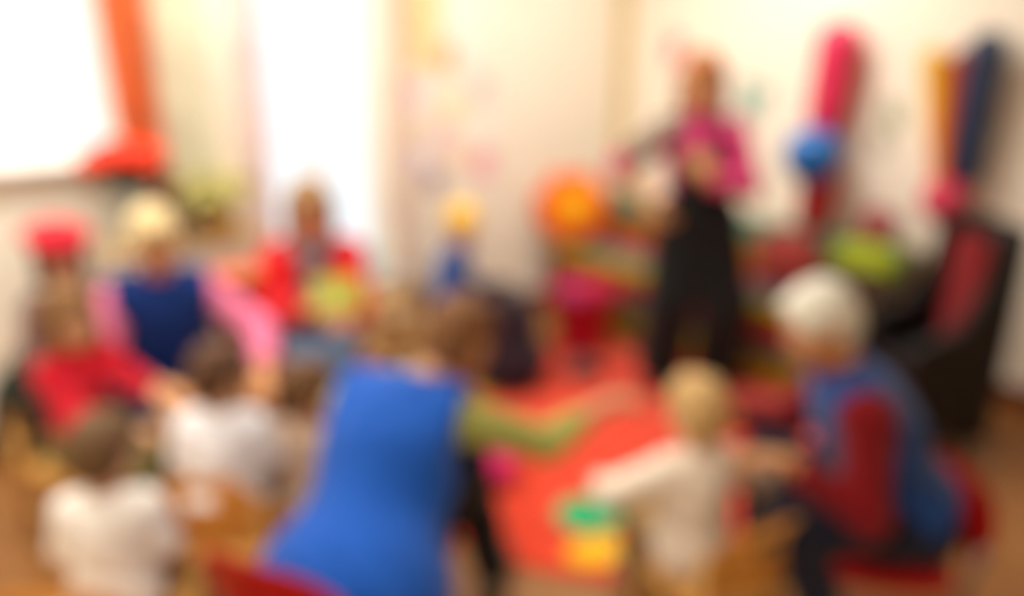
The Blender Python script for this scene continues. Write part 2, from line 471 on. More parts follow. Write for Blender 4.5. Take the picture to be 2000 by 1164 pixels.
paper('wall_picture', 'w', 1.21, 1.42, .13, .15, '#f9cdc9', 'rose drawing pinned just under the mint painting', .1, group=G, cols=['#f2a09e', '#fbe4d8'])
paper('wall_picture', 'w', 1.42, 1.32, .13, .13, '#f3e1b0', 'butter yellow drawing near the middle of the picture cluster', .2, group=G, cols=['#ecd080', '#f8f0d0'])
paper('wall_picture', 'w', 1.70, 1.23, .14, .13, '#f5ead0', 'small cream-yellow drawing at the window side of the cluster', -.1, group=G, cols=['#efd99a', '#f4e8d8'])
paper('wall_picture', 'w', 1.50, 1.17, .14, .15, '#ecd0d0', 'dusty pink drawing below the butter yellow one', .05, group=G, cols=['#dba8ae', '#f0dcdc'])
paper('wall_picture', 'w', 1.20, 1.20, .17, .13, '#f2f2e6', 'off-white drawing between the two rose drawings', -.05, group=G, cols=['#e2ecd8', '#f6f0e0'])
paper('wall_picture', 'w', 1.71, 1.05, .20, .12, '#eadff0', 'pale lavender drawing at the lower left of the cluster', .04, group=G, cols=['#d0bfe0', '#f0e6f4'])
paper('wall_picture', 'w', 1.40, 1.05, .10, .13, '#f6d4b4', 'small peach drawing between lavender and rose ones', 0, group=G, cols=['#efb088'])
paper('wall_picture', 'w', 1.20, .99, .17, .18, '#f6bcc0', 'strongest rose drawing, lowest of the cluster', -.06, group=G, cols=['#ee8f9c', '#fbdcd8'])
paper('wall_picture', 'w', 1.555, .92, .14, .15, '#a99aa4', 'round grey-mauve paper disc lowest beside the peach curtain', 0, 'oval', group=G)
G = 'paper cut-outs on the balloon wall'
paper('wall_decoration', 'r', .43, 1.64, .17, .24, '#e98d92', 'pink paper flower above the standing woman', .1, 'flower', 'wall decoration', G)
paper('wall_decoration', 'r', 1.01, 1.34, .20, .30, '#8fb8a6', 'teal paper butterfly right of the standing woman\'s head', .35, 'butterfly', 'wall decoration', G)
paper('wall_decoration', 'r', 1.84, 1.33, .10, .17, '#9fae86', 'upper grey-green paper leaf between the balloon groups', -.35, 'leaf', 'wall decoration', G)
paper('wall_decoration', 'r', 1.80, 1.19, .10, .15, '#b7b39d', 'lower, paler grey paper leaf between the balloon groups', -.5, 'leaf', 'wall decoration', G)

# ------------------------------------------------------------------ balloons
M_string = cloth('white_string', '#efe6d8')
def balloon(name, hexc, top, bot, rad, label, group, pear=.12):
    """inflated skin from bot (knot) to top"""
    top, bot = Vector(top), Vector(bot); L = (top - bot).length
    root = empty(name, bot, 0, label, 'balloon', group)
    ax = (top - bot).normalized()
    root.rotation_mode = 'QUATERNION'; root.rotation_quaternion = Vector((0, 0, 1)).rotation_difference(ax)
    prof = []
    for i in range(25):
        v = i / 24
        q = math.pi * v
        if L > 3 * rad:
            zz = v * L
            e = min(zz, L - zz)
            r = rad if e > rad else rad * math.sqrt(max(0, 1 - (1 - e / rad) ** 2))
            r *= (1 - pear * (1 - v))
        else:
            zz = L / 2 - L / 2 * math.cos(q); r = rad * math.sin(q) * (1 - pear * math.cos(q) * 1.0)
        prof.append((max(r, 0) if 0 < i < 24 else 0, zz))
    m = mat('balloon_' + hexc.strip('#'), hexc, rough=.28, var=.03, spec=.6, trans=.12)
    obj('skin', lathe_mesh('skin', prof, 28), m, root)
    obj('knot', lathe_mesh('knot', [(0, .004), (.008, 0), (.006, -.008), (.014, -.02), (.012, -.024), (0, -.018)], 12), m, root)
    tube('string', [(0, 0, -.012), (.008, .004, -.05), (-.004, .006, -.09)], .0015, M_string, root, 6)
    return root
G = 'balloon figure on the wall'
balloon('balloon', '#e8295c', on_r(1.58, 1.79, .13), on_r(1.55, 1.20, .13), .115, 'long hot-pink balloon, tallest on the wall', G, .15)
balloon('balloon', '#1277cf', on_r(1.57, 1.265, .25), on_r(1.57, .975, .25), .145, 'round bright blue balloon under the long hot-pink one', G, .06)
balloon('balloon', '#d21a34', on_r(1.56, 1.07, .12), on_r(1.54, .68, .12), .105, 'red balloon hanging below the round blue one', G, .2)
G = 'balloon bunch above the black chair'
balloon('balloon', '#f0c81e', on_r(2.045, 1.67, .16), on_r(2.17, 1.02, .10), .050, 'yellow stick balloon, leftmost of the bunch', G, .2)
balloon('balloon', '#ee7a1a', on_r(2.10, 1.63, .13), on_r(2.18, 1.01, .14), .048, 'orange stick balloon in the bunch', G, .1)
balloon('balloon', '#8e2417', on_r(2.175, 1.67, .11), on_r(2.21, 1.03, .10), .052, 'dark brick-red stick balloon in the bunch', G, .1)
balloon('balloon', '#1d3558', on_r(2.275, 1.74, .14), on_r(2.26, 1.03, .11), .082, 'navy blue stick balloon, tallest and rightmost of the bunch', G, .1)
balloon('balloon', '#d82a55', on_r(2.22, 1.07, .17), on_r(2.22, .86, .17), .105, 'round crimson balloon at the foot of the bunch', G, .06)
for i, (s, z) in enumerate(((1.55, 1.20), (2.21, 1.05))):
    obj('wall_hook', lathe_mesh('wall_hook', [(0, 0), (.012, 0), (.012, .02), (.02, .024), (.02, .03), (0, .034)], 12), M_rod, None, on_r(s, z, .001), (math.pi / 2, 0, AR))
    tag(bpy.context.scene.objects[-1] if False else COL.objects[-1], ['steel wall hook behind the long hot-pink balloon', 'steel wall hook behind the stick balloon bunch'][i], 'hook')

# ------------------------------------------------------------------ sofa under the balloons, with its striped throw
SOFA_L = 2.0
sofa_loc = CORNER + DR * .13 + DW * .75
M_sofa = cloth('grey_sofa_cloth', '#6f6a66')
M_leg = woodm('dark_leg_wood', '#3a2417')
sofa = empty('sofa', sofa_loc, AR, 'low sofa along the balloon wall under a rainbow-striped throw', 'sofa')
box('seat_cushion', (.02, .01, .14), (SOFA_L - .02, .50, .40), M_sofa, sofa, .03)
box('backrest', (.02, .525, .14), (SOFA_L - .02, .655, .672), M_sofa, sofa, .03)
for x in (.08, SOFA_L - .08):
    for y in (.08, .60):
        tube('leg', [(x, y, .16), (x, y, 0)], [.025, .018], M_leg, sofa)
STR = ['#d69a16', '#8f9a20', '#7a5a86', '#c22c1c', '#e0651c', '#a3a822', '#8c8488', '#b9708a', '#c84a2a', '#d98a3c', '#e07a2c', '#a9b060', '#5f9a8c', '#7f9c4c', '#e0b030']
prof = [(-.012, .05), (-.02, .25), (-.012, .405), (.02, .425), (.25, .432), (.43, .432), (.47, .46), (.485, .60), (.50, .69), (.54, .712), (.62, .71), (.69, .69), (.70, .45)]
pv = [Vector((0, y, z)) for y, z in prof]
cum = [0]
for a, b in zip(pv, pv[1:]): cum.append(cum[-1] + (b - a).length)
def pat(t):
    t = min(max(t, 0), cum[-1])
    for i in range(len(pv) - 1):
        if t <= cum[i + 1]: return pv[i].lerp(pv[i + 1], (t - cum[i]) / (cum[i + 1] - cum[i]))
    return pv[-1]
throw = empty('striped_throw', sofa_loc, AR, 'rainbow-striped throw blanket spread over the low sofa', 'blanket')
widths = [.075, .075, .07, .065, .06, .12, .16, .10, .10, .08, .07, .06, .12, .08, .2]
t0 = 0
for hc, wd in zip(STR, widths):
    t1 = min(t0 + wd, cum[-1])
    if t0 >= cum[-1] - .01: break
    bm = bmesh.new(); g = []
    for k in range(7):
        p = pat(t0 + (t1 - t0) * k / 6); row = []
        for i in range(41):
            x = SOFA_L * i / 40
            q = .006 * math.sin(x * 11 + p.z * 14) + .004 * math.sin(x * 29 + p.y * 20)
            row.append(bm.verts.new((x, p.y - abs(q) * (1 if p.y < .4 else .4), p.z + abs(q) * .5)))
        g.append(row)
    for a, b in zip(g, g[1:]):
        for i in range(40): bm.faces.new((a[i], a[i + 1], b[i + 1], b[i]))
    bmesh.ops.solidify(bm, geom=bm.faces[:], thickness=.004)
    obj('stripe', bm_mesh(bm, 'stripe', True), cloth('stripe_' + hc.strip('#'), hc), throw)
    t0 = t1
fb = bmesh.new()
for i in range(80):
    x = .012 + (SOFA_L - .024) * i / 79
    add_tube(fb, [(x, -.014, .055), (x + .003, -.018, .035), (x - .002, -.014, .012)], .0028, 5)
fr = obj('fringe', bm_mesh(fb, 'fringe'), cloth('fringe_wool', '#8c3a20'), throw); fr['kind'] = 'stuff'

def sofa_pt(x, y, z): return sofa_loc + DR * x + Vector((-DW.x, -DW.y, 0)) * y + Vector((0, 0, z))
# flower cushion: orange petals, yellow heart
fc = empty('flower_cushion', sofa_pt(.115, .05, .44), AR + .75, 'orange flower-shaped plush cushion with a yellow heart on the sofa', 'cushion')
fb = Blob(); RF = Matrix.Rotation(math.radians(-12), 3, 'X')
for i in range(7):
    q = 2 * math.pi * i / 7 + .3
    c = RF @ Vector((.15 * math.cos(q), 0, .25 + .15 * math.sin(q)))
    fb.ell(c, (.095, .05, .095), k=.02)
fb.ell(RF @ Vector((0, 0, .25)), (.15, .05, .15), k=.02)
fb.build('petals', .010, cloth('orange_plush', '#ea6a12'), fc)
Blob().ell(RF @ Vector((.02, -.035, .25)), (.105, .045, .105)).build('heart', .009, cloth('sunny_plush', '#f0b400'), fc)

def cushion(name, loc, rz, tilt, w, h, t, m, label, piping):
    root = empty(name, loc, rz, label, 'cushion')
    root.rotation_euler = (tilt, 0, rz)
    n = 14; bm = bmesh.new(); top = {}; bot = {}
    for i in range(n + 1):
        for j in range(n + 1):
            u, v = 2 * i / n - 1, 2 * j / n - 1
            pin = 1 - .07 * (u * u * v * v)
            th = t / 2 * ((1 - u * u) * (1 - v * v)) ** .35
            x, z = w / 2 * u * (1 - .05 * (1 - v * v) * 0) * pin, h / 2 + h / 2 * v * pin
            top[i, j] = bm.verts.new((x, -th, z))
            bot[i, j] = top[i, j] if i in (0, n) or j in (0, n) else bm.verts.new((x, th, z))
    for i in range(n):
        for j in range(n):
            bm.faces.new((top[i, j], top[i + 1, j], top[i + 1, j + 1], top[i, j + 1]))
            bm.faces.new((bot[i, j + 1], bot[i + 1, j + 1], bot[i + 1, j], bot[i, j]))
    obj('cover', bm_mesh(bm, 'cover', True), m, root)
    cs = [(-1, -1), (1, -1), (1, 1), (-1, 1), (-1, -1)]; pts = []
    for a, b in zip(cs, cs[1:]):
        for k in range(8):
            u, v = a[0] + (b[0] - a[0]) * k / 8, a[1] + (b[1] - a[1]) * k / 8
            pin = 1 - .07 * u * u * v * v
            pts.append((w / 2 * u * pin, 0, h / 2 + h / 2 * v * pin))
    pts.append(pts[0])
    tube('piping', pts, .005, piping, root, 6)
    return root
cushion('cushion', sofa_pt(1.84, .36, .47), AR, -.22, .34, .28, .12, cloth('lime_cloth', '#97a41c'), 'lime green cushion leaning at the right end of the sofa', cloth('lime_piping', '#6f7c14'))
cushion('cushion', sofa_pt(1.43, .36, .45), AR, -.25, .34, .27, .12, cloth('brick_cloth', '#a84038'), 'brick-red cushion in the middle of the sofa', cloth('brick_piping', '#7d2c26'))

cushion('cushion', sofa_pt(1.86, .22, .45), AR, -.30, .38, .20, .11, cloth('shade_brown_cloth', '#43301f'), 'dark brown cushion standing in for shade in front of the lime green one', cloth('shade_brown_piping', '#2c1f14'))  # dark cushion added to stand in for shade at the sofa's right end

def toy_ball(loc, r, hexes, label, group=None):
    root = empty('ball', loc, 0, label, 'ball', group)
    n = len(hexes)
    for i, hc in enumerate(hexes):
        bm = bmesh.new(); g = []
        for a in range(5):
            q = 2 * math.pi * (i + a / 4) / n; g.append([bm.verts.new((r * math.sin(p) * math.cos(q), r * math.sin(p) * math.sin(q), r - r * math.cos(p))) for p in [math.pi * (.04 + .92 * k / 12) for k in range(13)]])
        for a, b in zip(g, g[1:]):
            for k in range(12): bm.faces.new((a[k], a[k + 1], b[k + 1], b[k]))
        bmesh.ops.solidify(bm, geom=bm.faces[:], thickness=.003)
        obj('segment', bm_mesh(bm, 'segment', True), plastic('ball_' + hc.strip('#'), hc), root)
    for z, s in ((r * 2, -1), (0, 1)):
        obj('cap', lathe_mesh('cap', [(0, 0), (r * .13, .002 * s), (r * .14, .008 * s), (0, .010 * s)], 14), plastic('ball_cap', '#e8e4dc'), root, (0, 0, z))
    return root
toy_ball(sofa_pt(1.80, .585, .722), .085, ['#c23a48', '#d2525c'] * 3, 'red and pink segmented ball on the sofa back')

# magenta tub and grey toy car by the sofa
tub = empty('storage_tub', (.40, 4.08, 0), .2, 'magenta plastic storage tub in front of the sofa\'s left end', 'tub')
Mt = plastic('magenta_plastic', '#b8103f')
obj('body', lathe_mesh('body', [(0, .0), (.13, 0), (.135, .01), (.18, .36), (.195, .365), (.195, .385), (.172, .385), (.168, .36), (.125, .02), (0, .02)], 36), Mt, tub)
for s in (-1, 1):
    tube('handle', [(s * .19, -.06, .37), (s * .23, -.05, .375), (s * .235, 0, .378), (s * .23, .05, .375), (s * .19, .06, .37)], .009, Mt, tub, 8)
toys = [('#b8143c', .05, .05, .36, .10), ('#8e1a5a', -.06, -.03, .355, .09), ('#c8282c', -.03, .08, .35, .08)]
for i, (hc, x, y, z, r) in enumerate(toys):
    b = Blob().ell((0, 0, 0), (r, r * .9, r * .7), k=.01).ripple(.004, 60)
    o = b.build('cloth_toy', .012, cloth('toy_' + hc.strip('#'), hc), None, loc=(.40 + x, 4.08 + y, z))
    tag(o, ['crimson soft toy on top of the magenta tub', 'purple soft toy at the near rim of the magenta tub', 'scarlet soft toy at the far rim of the magenta tub'][i], 'soft toy', 'soft toys in the tub')
car = empty('toy_car', (.385, 3.72, .012), .5, 'small grey toy car on the red rug below the tub', 'toy car')
prism('body', [(-.10, .02), (.10, .02), (.105, .05), (.06, .06), (.035, .10), (-.05, .10), (-.075, .062), (-.105, .055)], .085, plastic('grey_toy_paint', '#5b5654'), car, .006)
for x in (-.06, .06):
    for y in (-.045, .045):
        obj('wheel', lathe_mesh('wheel', [(0, -.008), (.018, -.008), (.022, -.005), (.022, .005), (.018, .008), (0, .008)], 16), plastic('black_rubber', '#1c1a1a', rough=.7), car, (x, y, .022), (math.pi / 2, 0, 0))

# ------------------------------------------------------------------ round rug with felt shapes
RUG = (.42, 3.13); RUGR = 1.03
rug = empty('round_rug', (RUG[0], RUG[1], 0), 0, 'round orange-red rug with coloured felt shapes on the floor', 'rug')
obj('pile', lathe_mesh('pile', [(0, .001), (RUGR - .01, .001), (RUGR, .006), (RUGR - .006, .011), (RUGR - .03, .012), (0, .012)], 96), mat('red_rug_pile', '#e2401f', rough=.95, var=.12, scale=40, bump=.5, bscale=400, sheen=.2, spec=.1), rug)
tube('binding', [((RUGR - .004) * math.cos(2 * math.pi * i / 96), (RUGR - .004) * math.sin(2 * math.pi * i / 96), .006) for i in range(97)], .006, cloth('rug_binding', '#c02a18'), rug, 8)
def felt(x, y, rx, ry, hc, lab, rot=0.):
    bm = bmesh.new()
    f = bm.faces.new([bm.verts.new((rx * math.cos(q) * math.cos(rot) - ry * math.sin(q) * math.sin(rot), rx * math.cos(q) * math.sin(rot) + ry * math.sin(q) * math.cos(rot), 0)) for q in [2 * math.pi * i / 32 for i in range(32)]])
    r = bmesh.ops.extrude_face_region(bm, geom=[f]); bmesh.ops.translate(bm, verts=[g for g in r['geom'] if isinstance(g, bmesh.types.BMVert)], vec=(0, 0, .003))
    o = obj('felt_shape', bm_mesh(bm, 'felt_shape'), cloth('felt_' + hc.strip('#'), hc), rug, (x - RUG[0], y - RUG[1], .0115)); o['label'] = lab
felt(.285, 2.46, .125, .115, '#1fae70', 'green felt disc')
felt(.30, 2.245, .12, .075, '#e8b61a', 'yellow felt oval', .25)
felt(.515, 2.42, .075, .07, '#e8a83a', 'amber felt disc')
felt(.75, 2.75, .11, .10, '#2f6fc0', 'blue felt disc')
felt(-.15, 3.55, .11, .10, '#e8b61a', 'yellow felt disc')
felt(.95, 3.45, .10, .10, '#1fae70', 'green felt disc')

cushion('floor_cushion', (-.10, 2.60, .065), .2, -1.5, .26, .24, .10, cloth('hot_pink_cloth', '#d81a66'), 'hot pink floor cushion on the rug beside the blue waistcoat', cloth('hot_pink_piping', '#a01048'))

# ------------------------------------------------------------------ cabinet under the window, plants, bin
M_cab = mat('pale_cabinet_paint', '#e6ddcb', rough=.5, var=.02)
cab = empty('low_cabinet', CORNER + DW * 2.72 + DR * .02, AW, 'pale painted low cabinet under the orange curtain', 'cabinet')
box('body', (0, 0, .06), (.62, .30, .83), M_cab, cab, .004)
box('plinth', (.02, .0, 0), (.60, .26, .06), mat('plinth_grey', '#8d8478'), cab)
box('top', (-.015, -.005, .83), (.635, .325, .856), woodm('cabinet_beech', '#d9b884', stretch=(10, 1, 1)), cab, .005)
for i in range(2):
    d = box('door', (.008 + i * .308, .302, .075), (.304 + i * .308, .32, .82), M_cab, cab, .004)
    obj('knob', lathe_mesh('knob', [(0, 0), (.006, 0), (.006, .012), (.014, .016), (.012, .026), (0, .03)], 14), M_rod, d, (.27 if i == 0 else .345, .321, .52), (-math.pi / 2, 0, 0))
M_soil = mat('potting_soil', '#2c1f16', rough=1., bump=.6)
def plant(loc, pot_h, pot_r, pothex, label, leafhex, nleaf, spread, height, flowers=None, name='potted_plant', leafsize=.07, potname='pot'):
    root = empty(name, loc, 0, label, 'plant')
    obj(potname, lathe_mesh('pot', [(0, 0), (pot_r * .7, 0), (pot_r * .74, .01), (pot_r * .96, pot_h - .035), (pot_r, pot_h - .03), (pot_r, pot_h), (pot_r * .9, pot_h), (pot_r * .88, pot_h - .03), (0, pot_h - .03)], 28), mat('pot_' + pothex.strip('#'), pothex, rough=.45, var=.05), root)
    obj('soil', lathe_mesh('soil', [(0, pot_h - .02), (pot_r * .5, pot_h - .016), (pot_r * .88, pot_h - .026)], 20), M_soil, root)
    lm = mat('leaf_' + leafhex.strip('#'), leafhex, rough=.5, var=.25, scale=20, trans=.25)
    sm = mat('stem_green', '#5f7a34', rough=.7)
    r = random.Random(hash(pothex) % 1 + nleaf)
    leaf = None
    for i in range(nleaf):
        q = 2.4 * i; rad = spread * math.sqrt((i + .5) / nleaf); h = pot_h + height * (.35 + .65 * r.random()) * (1 - .3 * (rad / spread) ** 2)
        tip = Vector((rad * math.cos(q), rad * math.sin(q), h))
        tube('stem', [(0.3 * pot_r * math.cos(q), .3 * pot_r * math.sin(q), pot_h - .02), (tip.x * .6, tip.y * .6, pot_h + (h - pot_h) * .7), tuple(tip)], .003, sm, root, 5)
        if leaf is None:
            bm = bmesh.new(); N = 10
            v = [[bm.verts.new((leafsize * (u - .5) * 1.1 * math.sin(math.pi * (.08 + .84 * k / 5)) , leafsize * 1.7 * k / 5, .012 * math.cos((u - .5) * 3) - .05 * (k / 5) ** 2 * .6)) for u in (0, .5, 1)] for k in range(6)]
            for a, b in zip(v, v[1:]):
                for j in range(2): bm.faces.new((a[j], a[j + 1], b[j + 1], b[j]))
            bmesh.ops.solidify(bm, geom=bm.faces[:], thickness=.0015)
            leaf = bm_mesh(bm, 'leaf', True)
        obj('leaf', leaf, lm, root, tip, (r.uniform(-.2, .5), r.uniform(-.4, .4), q - math.pi / 2))
    for i in range(flowers[1] if flowers else 0):
        fm = mat('bloom_' + flowers[0].strip('#'), flowers[0], rough=.7, var=.2, scale=40, trans=.2)
        q = 2.4 * i + .7; rad = flowers[2] * math.sqrt((i + .5) / flowers[1])
        c = Vector((rad * math.cos(q), rad * math.sin(q), pot_h + flowers[3] * (1 - .45 * (rad / flowers[2]) ** 2)))
        tube('stem', [(0, 0, pot_h), tuple(c * .7 + Vector((0, 0, pot_h * .3))), tuple(c)], .003, sm, root, 5)
        if i == 0:
            bl = Blob()
            for k in range(8):
                a = 2 * math.pi * k / 8
                bl.ell((.026 * math.cos(a), .026 * math.sin(a), .012), (.018, .018, .012), k=.004)
            bl.ell((0, 0, .018), (.025, .025, .02), k=.006)
            bme = bl.mesh('bloom', .006)
        obj('bloom', bme, fm, root, c)
    return root
def cab_pt(x, y, z=.856): return CORNER + DW * (2.72 + x) + DR * (.02 + y) + Vector((0, 0, z))
plant(cab_pt(.51, .20), .26, .09, '#b9c4b8', 'red flowering plant in a tall pale grey-green pot on cabinet', '#3c3a30', 9, .10, .10, ('#f03a1c', 26, .155, .16), leafsize=.05)
plant(cab_pt(.17, .24), .13, .085, '#c9a860', 'yellow-green leafy plant in an ochre pot on cabinet', '#e6dc8c', 46, .11, .17, leafsize=.055)
db = empty('wooden_bowl', cab_pt(.375, .25), 0, 'small dark brown wooden toy drum between the two plants', 'toy drum')
db.name = 'toy_drum'
obj('shell', lathe_mesh('shell', [(0, 0), (.04, 0), (.046, .02), (.044, .20), (.04, .22), (0, .22)], 24), woodm('drum_wood', '#4a3628'), db)
obj('drum_head', lathe_mesh('drum_head', [(0, .226), (.044, .226), (.048, .218), (.048, .205), (.0465, .205)], 24), mat('drum_skin', '#57463a'), db)
ob = empty('toy_bin', (-1.125, 3.04, 0), AW, 'tall orange plastic bin between the cabinet and red jacket', 'bin')
Mo = plastic('orange_plastic', '#d9703a')
obj('body', lathe_mesh('body', [(0, 0), (.07, 0), (.075, .01), (.092, .76), (.10, .765), (.10, .785), (.086, .785), (.07, .02), (0, .02)], 32), Mo, ob)
obj('lid', lathe_mesh('lid', [(0, .805), (.06, .803), (.10, .795), (.104, .788), (.104, .775), (.1015, .775)], 32), Mo, ob)
pot = empty('water_jug', on_w(2.02, .45, -.01), AW, 'pale blue jug on the sill of the tall window', 'jug')
Mj = plastic('pale_blue_enamel', '#a8c8d0')
obj('body', lathe_mesh('body', [(0, .0), (.055, 0), (.066, .03), (.066, .08), (.045, .13), (.05, .16), (.045, .16), (.04, .13), (.06, .08), (.05, .01), (0, .01)], 28), Mj, pot)
tube('handle', [(.062, 0, .05), (.10, 0, .06), (.105, 0, .11), (.06, 0, .135), (.044, 0, .135)], .007, Mj, pot, 8)
bb = empty('beanbag', (-.02, 3.62, 0), .4, 'dark aubergine beanbag beside the child in the yellow hat', 'beanbag')
Blob().ell((0, 0, .14), (.21, .21, .15), k=.05).ell((.02, .03, .33), (.15, .15, .16), k=.10).cut((0, 0, .016), (0, 0, -1), .5).ripple(.006, 24).build('cover', .013, cloth('aubergine_leatherette', '#24101a'), bb)
tube('carry_loop', [(-.03, .03, .485), (-.02, .03, .52), (.03, .03, .53), (.07, .03, .515), (.08, .03, .475)], .008, cloth('aubergine_strap', '#180a12'), bb, 8)
# teddy bear on the floor
ted = empty('teddy_bear', (-.68, 3.86, 0), -2.4, 'tan teddy bear sitting on the floor below the peach curtain', 'teddy bear')
Mb = cloth('tan_plush', '#b8935c')
tb = Blob().ell((0, 0, .15), (.12, .10, .15), k=.03).ell((0, .02, .36), (.10, .09, .09), k=.02)
tb.ell((-.075, 0, .44), (.035, .02, .035), k=.01).ell((.075, 0, .44), (.035, .02, .035), k=.01)
for s in (-1, 1):
    tb.cone((s * .10, .02, .24), (s * .17, .10, .14), .042, .036, .02).cone((s * .07, .05, .055), (s * .11, .22, .045), .052, .045, .02)
tb.build('body', .012, Mb, ted)
Blob().ell((0, .105, .335), (.045, .035, .036)).build('muzzle', .008, cloth('cream_plush', '#dcc8a0'), ted)
Blob().ell((0, .140, .348), (.014, .01, .01)).build('nose', .004, plastic('black_bead', '#151212'), ted)
for s in (-1, 1):
    Blob().ell((s * .038, .098, .385), (.01, .01, .01)).build('eye', .004, MATS['black_bead'], ted)

# ------------------------------------------------------------------ chairs
M_beech = woodm('honey_beech', '#dba658')
M_beech_x = woodm('honey_beech_seat', '#dba658', stretch=(1, 10, 1))
M_redp = plastic('red_chair_plastic', '#c4161a')
M_redd = M_redp
M_steel = mat('grey_tube_steel', '#8a8a8c', rough=.35, metal=.8)
def kid_chair(x, y, yaw, seat, label, w=.30, back=.27, kind='wood', group=None):
    """origin on the floor under the seat centre; local +y is the way the sitter faces"""
    r = empty('child_chair' if kind == 'wood' else 'plastic_chair', (x, y, 0), yaw - math.pi / 2, label, 'chair', group)
    d = w * .95; h = w / 2
    m = M_beech if kind == 'wood' else M_redp
    bm = bmesh.new(); n = 10; g = []
    for i in range(n + 1):
        for j in range(n + 1):
            pass
    N = 40; out = []
    for i in range(N):
        q = 2 * math.pi * i / N; c, s = math.cos(q), math.sin(q); e = 4.5
        k = (abs(c) ** e + abs(s) ** e) ** (-1 / e)
        out.append((h * k * c, d / 2 * k * s))
    f = bm.faces.new([bm.verts.new((a, b, seat - .018 - .004)) for a, b in out])
    rr = bmesh.ops.extrude_face_region(bm, geom=[f]); bmesh.ops.translate(bm, verts=[q for q in rr['geom'] if isinstance(q, bmesh.types.BMVert)], vec=(0, 0, .018))
    bmesh.ops.recalc_face_normals(bm, faces=bm.faces)
    bmesh.ops.bevel(bm, geom=[e for e in bm.edges if abs(e.verts[0].co.z - e.verts[1].co.z) < 1e-6], offset=.005, segments=2, affect='EDGES')
    obj('seat', bm_mesh(bm, 'seat'), M_beech_x if kind == 'wood' else M_redp, r)
    top = seat + back
    # curved back panel: arch outline, bent around the sitter, with a grip slot
    nx, nz = 16, 10; bm = bmesh.new(); rows = []
    zb = seat + .05
    hb = h * (1.0 if kind == 'wood' else 1.12)
    for j in range(nz + 1):
        v = j / nz; row = []
        for i in range(nx + 1):
            u = 2 * i / nx - 1
            arch = (1 - abs(u) ** 3.2 * .42) if kind == 'wood' else (1 - abs(u) ** 4 * .25)
            z = zb + (top - zb) * v * arch
            yy = -d / 2 - .015 - .05 * (z - seat) / back + .035 * u * u
            row.append(bm.verts.new((hb * u, yy, z)))
        rows.append(row)
    for a in range(nz):
        for i in range(nx):
            if kind == 'wood' and a in (6, 7) and 6 <= i < 10: continue
            bm.faces.new((rows[a][i], rows[a][i + 1], rows[a + 1][i + 1], rows[a + 1][i]))
    bmesh.ops.solidify(bm, geom=bm.faces[:], thickness=.014)
    obj('backrest', bm_mesh(bm, 'backrest', True), m, r)
    lm = M_beech if kind == 'wood' else M_steel
    lr = .015 if kind == 'wood' else .011
    for sx in (-1, 1):
        fx, fy = sx * (h - .03), d / 2 - .03
        tube('leg', [(fx, fy, seat - .02), (fx * 1.08, fy + .02, 0)], [lr, lr * .8], lm, r, 10)
        tube('leg', [(sx * (hb - .012), -d / 2 + .025 - .05 * .6, seat + back * .62), (sx * (h - .012), -d / 2 + .012, seat - .01), (sx * (h - .004), -d / 2 - .045, 0)], [lr * .8, lr, lr * .8], lm, r, 10)
        tube('side_stretcher', [(fx * 1.04, fy + .008, seat * .45), (sx * (h - .008), -d / 2 - .018, seat * .45)], .008, lm, r, 8)
    tube('front_stretcher', [(-(h - .03) * 1.03, d / 2 - .024, seat * .6), ((h - .03) * 1.03, d / 2 - .024, seat * .6)], .008, lm, r, 8)
    return r

# black wing chair with red padding near the right wall
bc = empty('wing_chair', (1.75, 3.05, 0), math.radians(182) - math.pi / 2, 'tall black wing chair with a red padded back near the wall', 'chair')
Mblk = mat('black_leather', '#0e0c0c', rough=.5, var=.2, scale=40, bump=.15, bscale=200)
Mred = cloth('deep_red_pad', '#7e0309')
def back_outline(w, z0, z1, r):
    o = [(-w * .96, z0), (w * .96, z0)]
    for k in range(9):
        q = math.pi / 2 * k / 8; o.append((w - r + r * math.cos(q), z1 - r + r * math.sin(q)))
    for k in range(9):
        q = math.pi / 2 + math.pi / 2 * k / 8; o.append((-w + r + r * math.cos(q), z1 - r + r * math.sin(q)))
    return o
prism('backrest', back_outline(.19, .10, 1.01, .06), .07, Mblk, bc, .02, loc=(0, -.20, 0))
pd = prism('back_pad', back_outline(.115, .44, .93, .04), .05, Mred, bc, .02, loc=(0, -.145, 0)); pd['label'] = 'deep red back pad'
for sx in (-1, 1):
    wing = [(-.22, .10), (.15, .10), (.16, .50), (.13, .54), (-.02, .60), (-.09, .78), (-.12, .97), (-.15, 1.0), (-.22, 1.0)]
    prism('wing', wing, .055, Mblk, bc, .015, loc=(sx * .195, 0, 0), rot=(0, 0, math.pi / 2))
box('seat', (-.165, -.16, .14), (.165, .15, .36), Mblk, bc, .02)
box('seat_pad', (-.16, -.12, .355), (.16, .155, .42), Mblk, bc, .025)
for sx in (-1, 1):
    for sy in (-1, 1):
        tube('leg', [(sx * .17, sy * .14, .14), (sx * .175, sy * .15, 0)], [.022, .016], Mblk, bc)

# ------------------------------------------------------------------ people
V3 = lambda *a: np.array(a, float)
def nrm(v): return v / max(np.linalg.norm(v), 1e-9)
def ik(a, t, l1, l2, pole):
    d = t - a; L = np.linalg.norm(d); dn = nrm(d)
    L2 = min(max(L, abs(l1 - l2) + .01), (l1 + l2) * .995)
    x = (l1 * l1 - l2 * l2 + L2 * L2) / (2 * L2); h = math.sqrt(max(l1 * l1 - x * x, 0))
    pv = pole - dn * (pole @ dn)
    j = a + dn * x + nrm(pv) * h
    return j, a + dn * L2
Z = V3(0, 0, 1)
def skinm(h): return mat('skin_' + h.strip('#'), h, rough=.55, var=.05, scale=25, bump=.05, bscale=300, spec=.35)
M_eye = plastic('eye_white', '#f0ece4', rough=.15); M_lip = {}

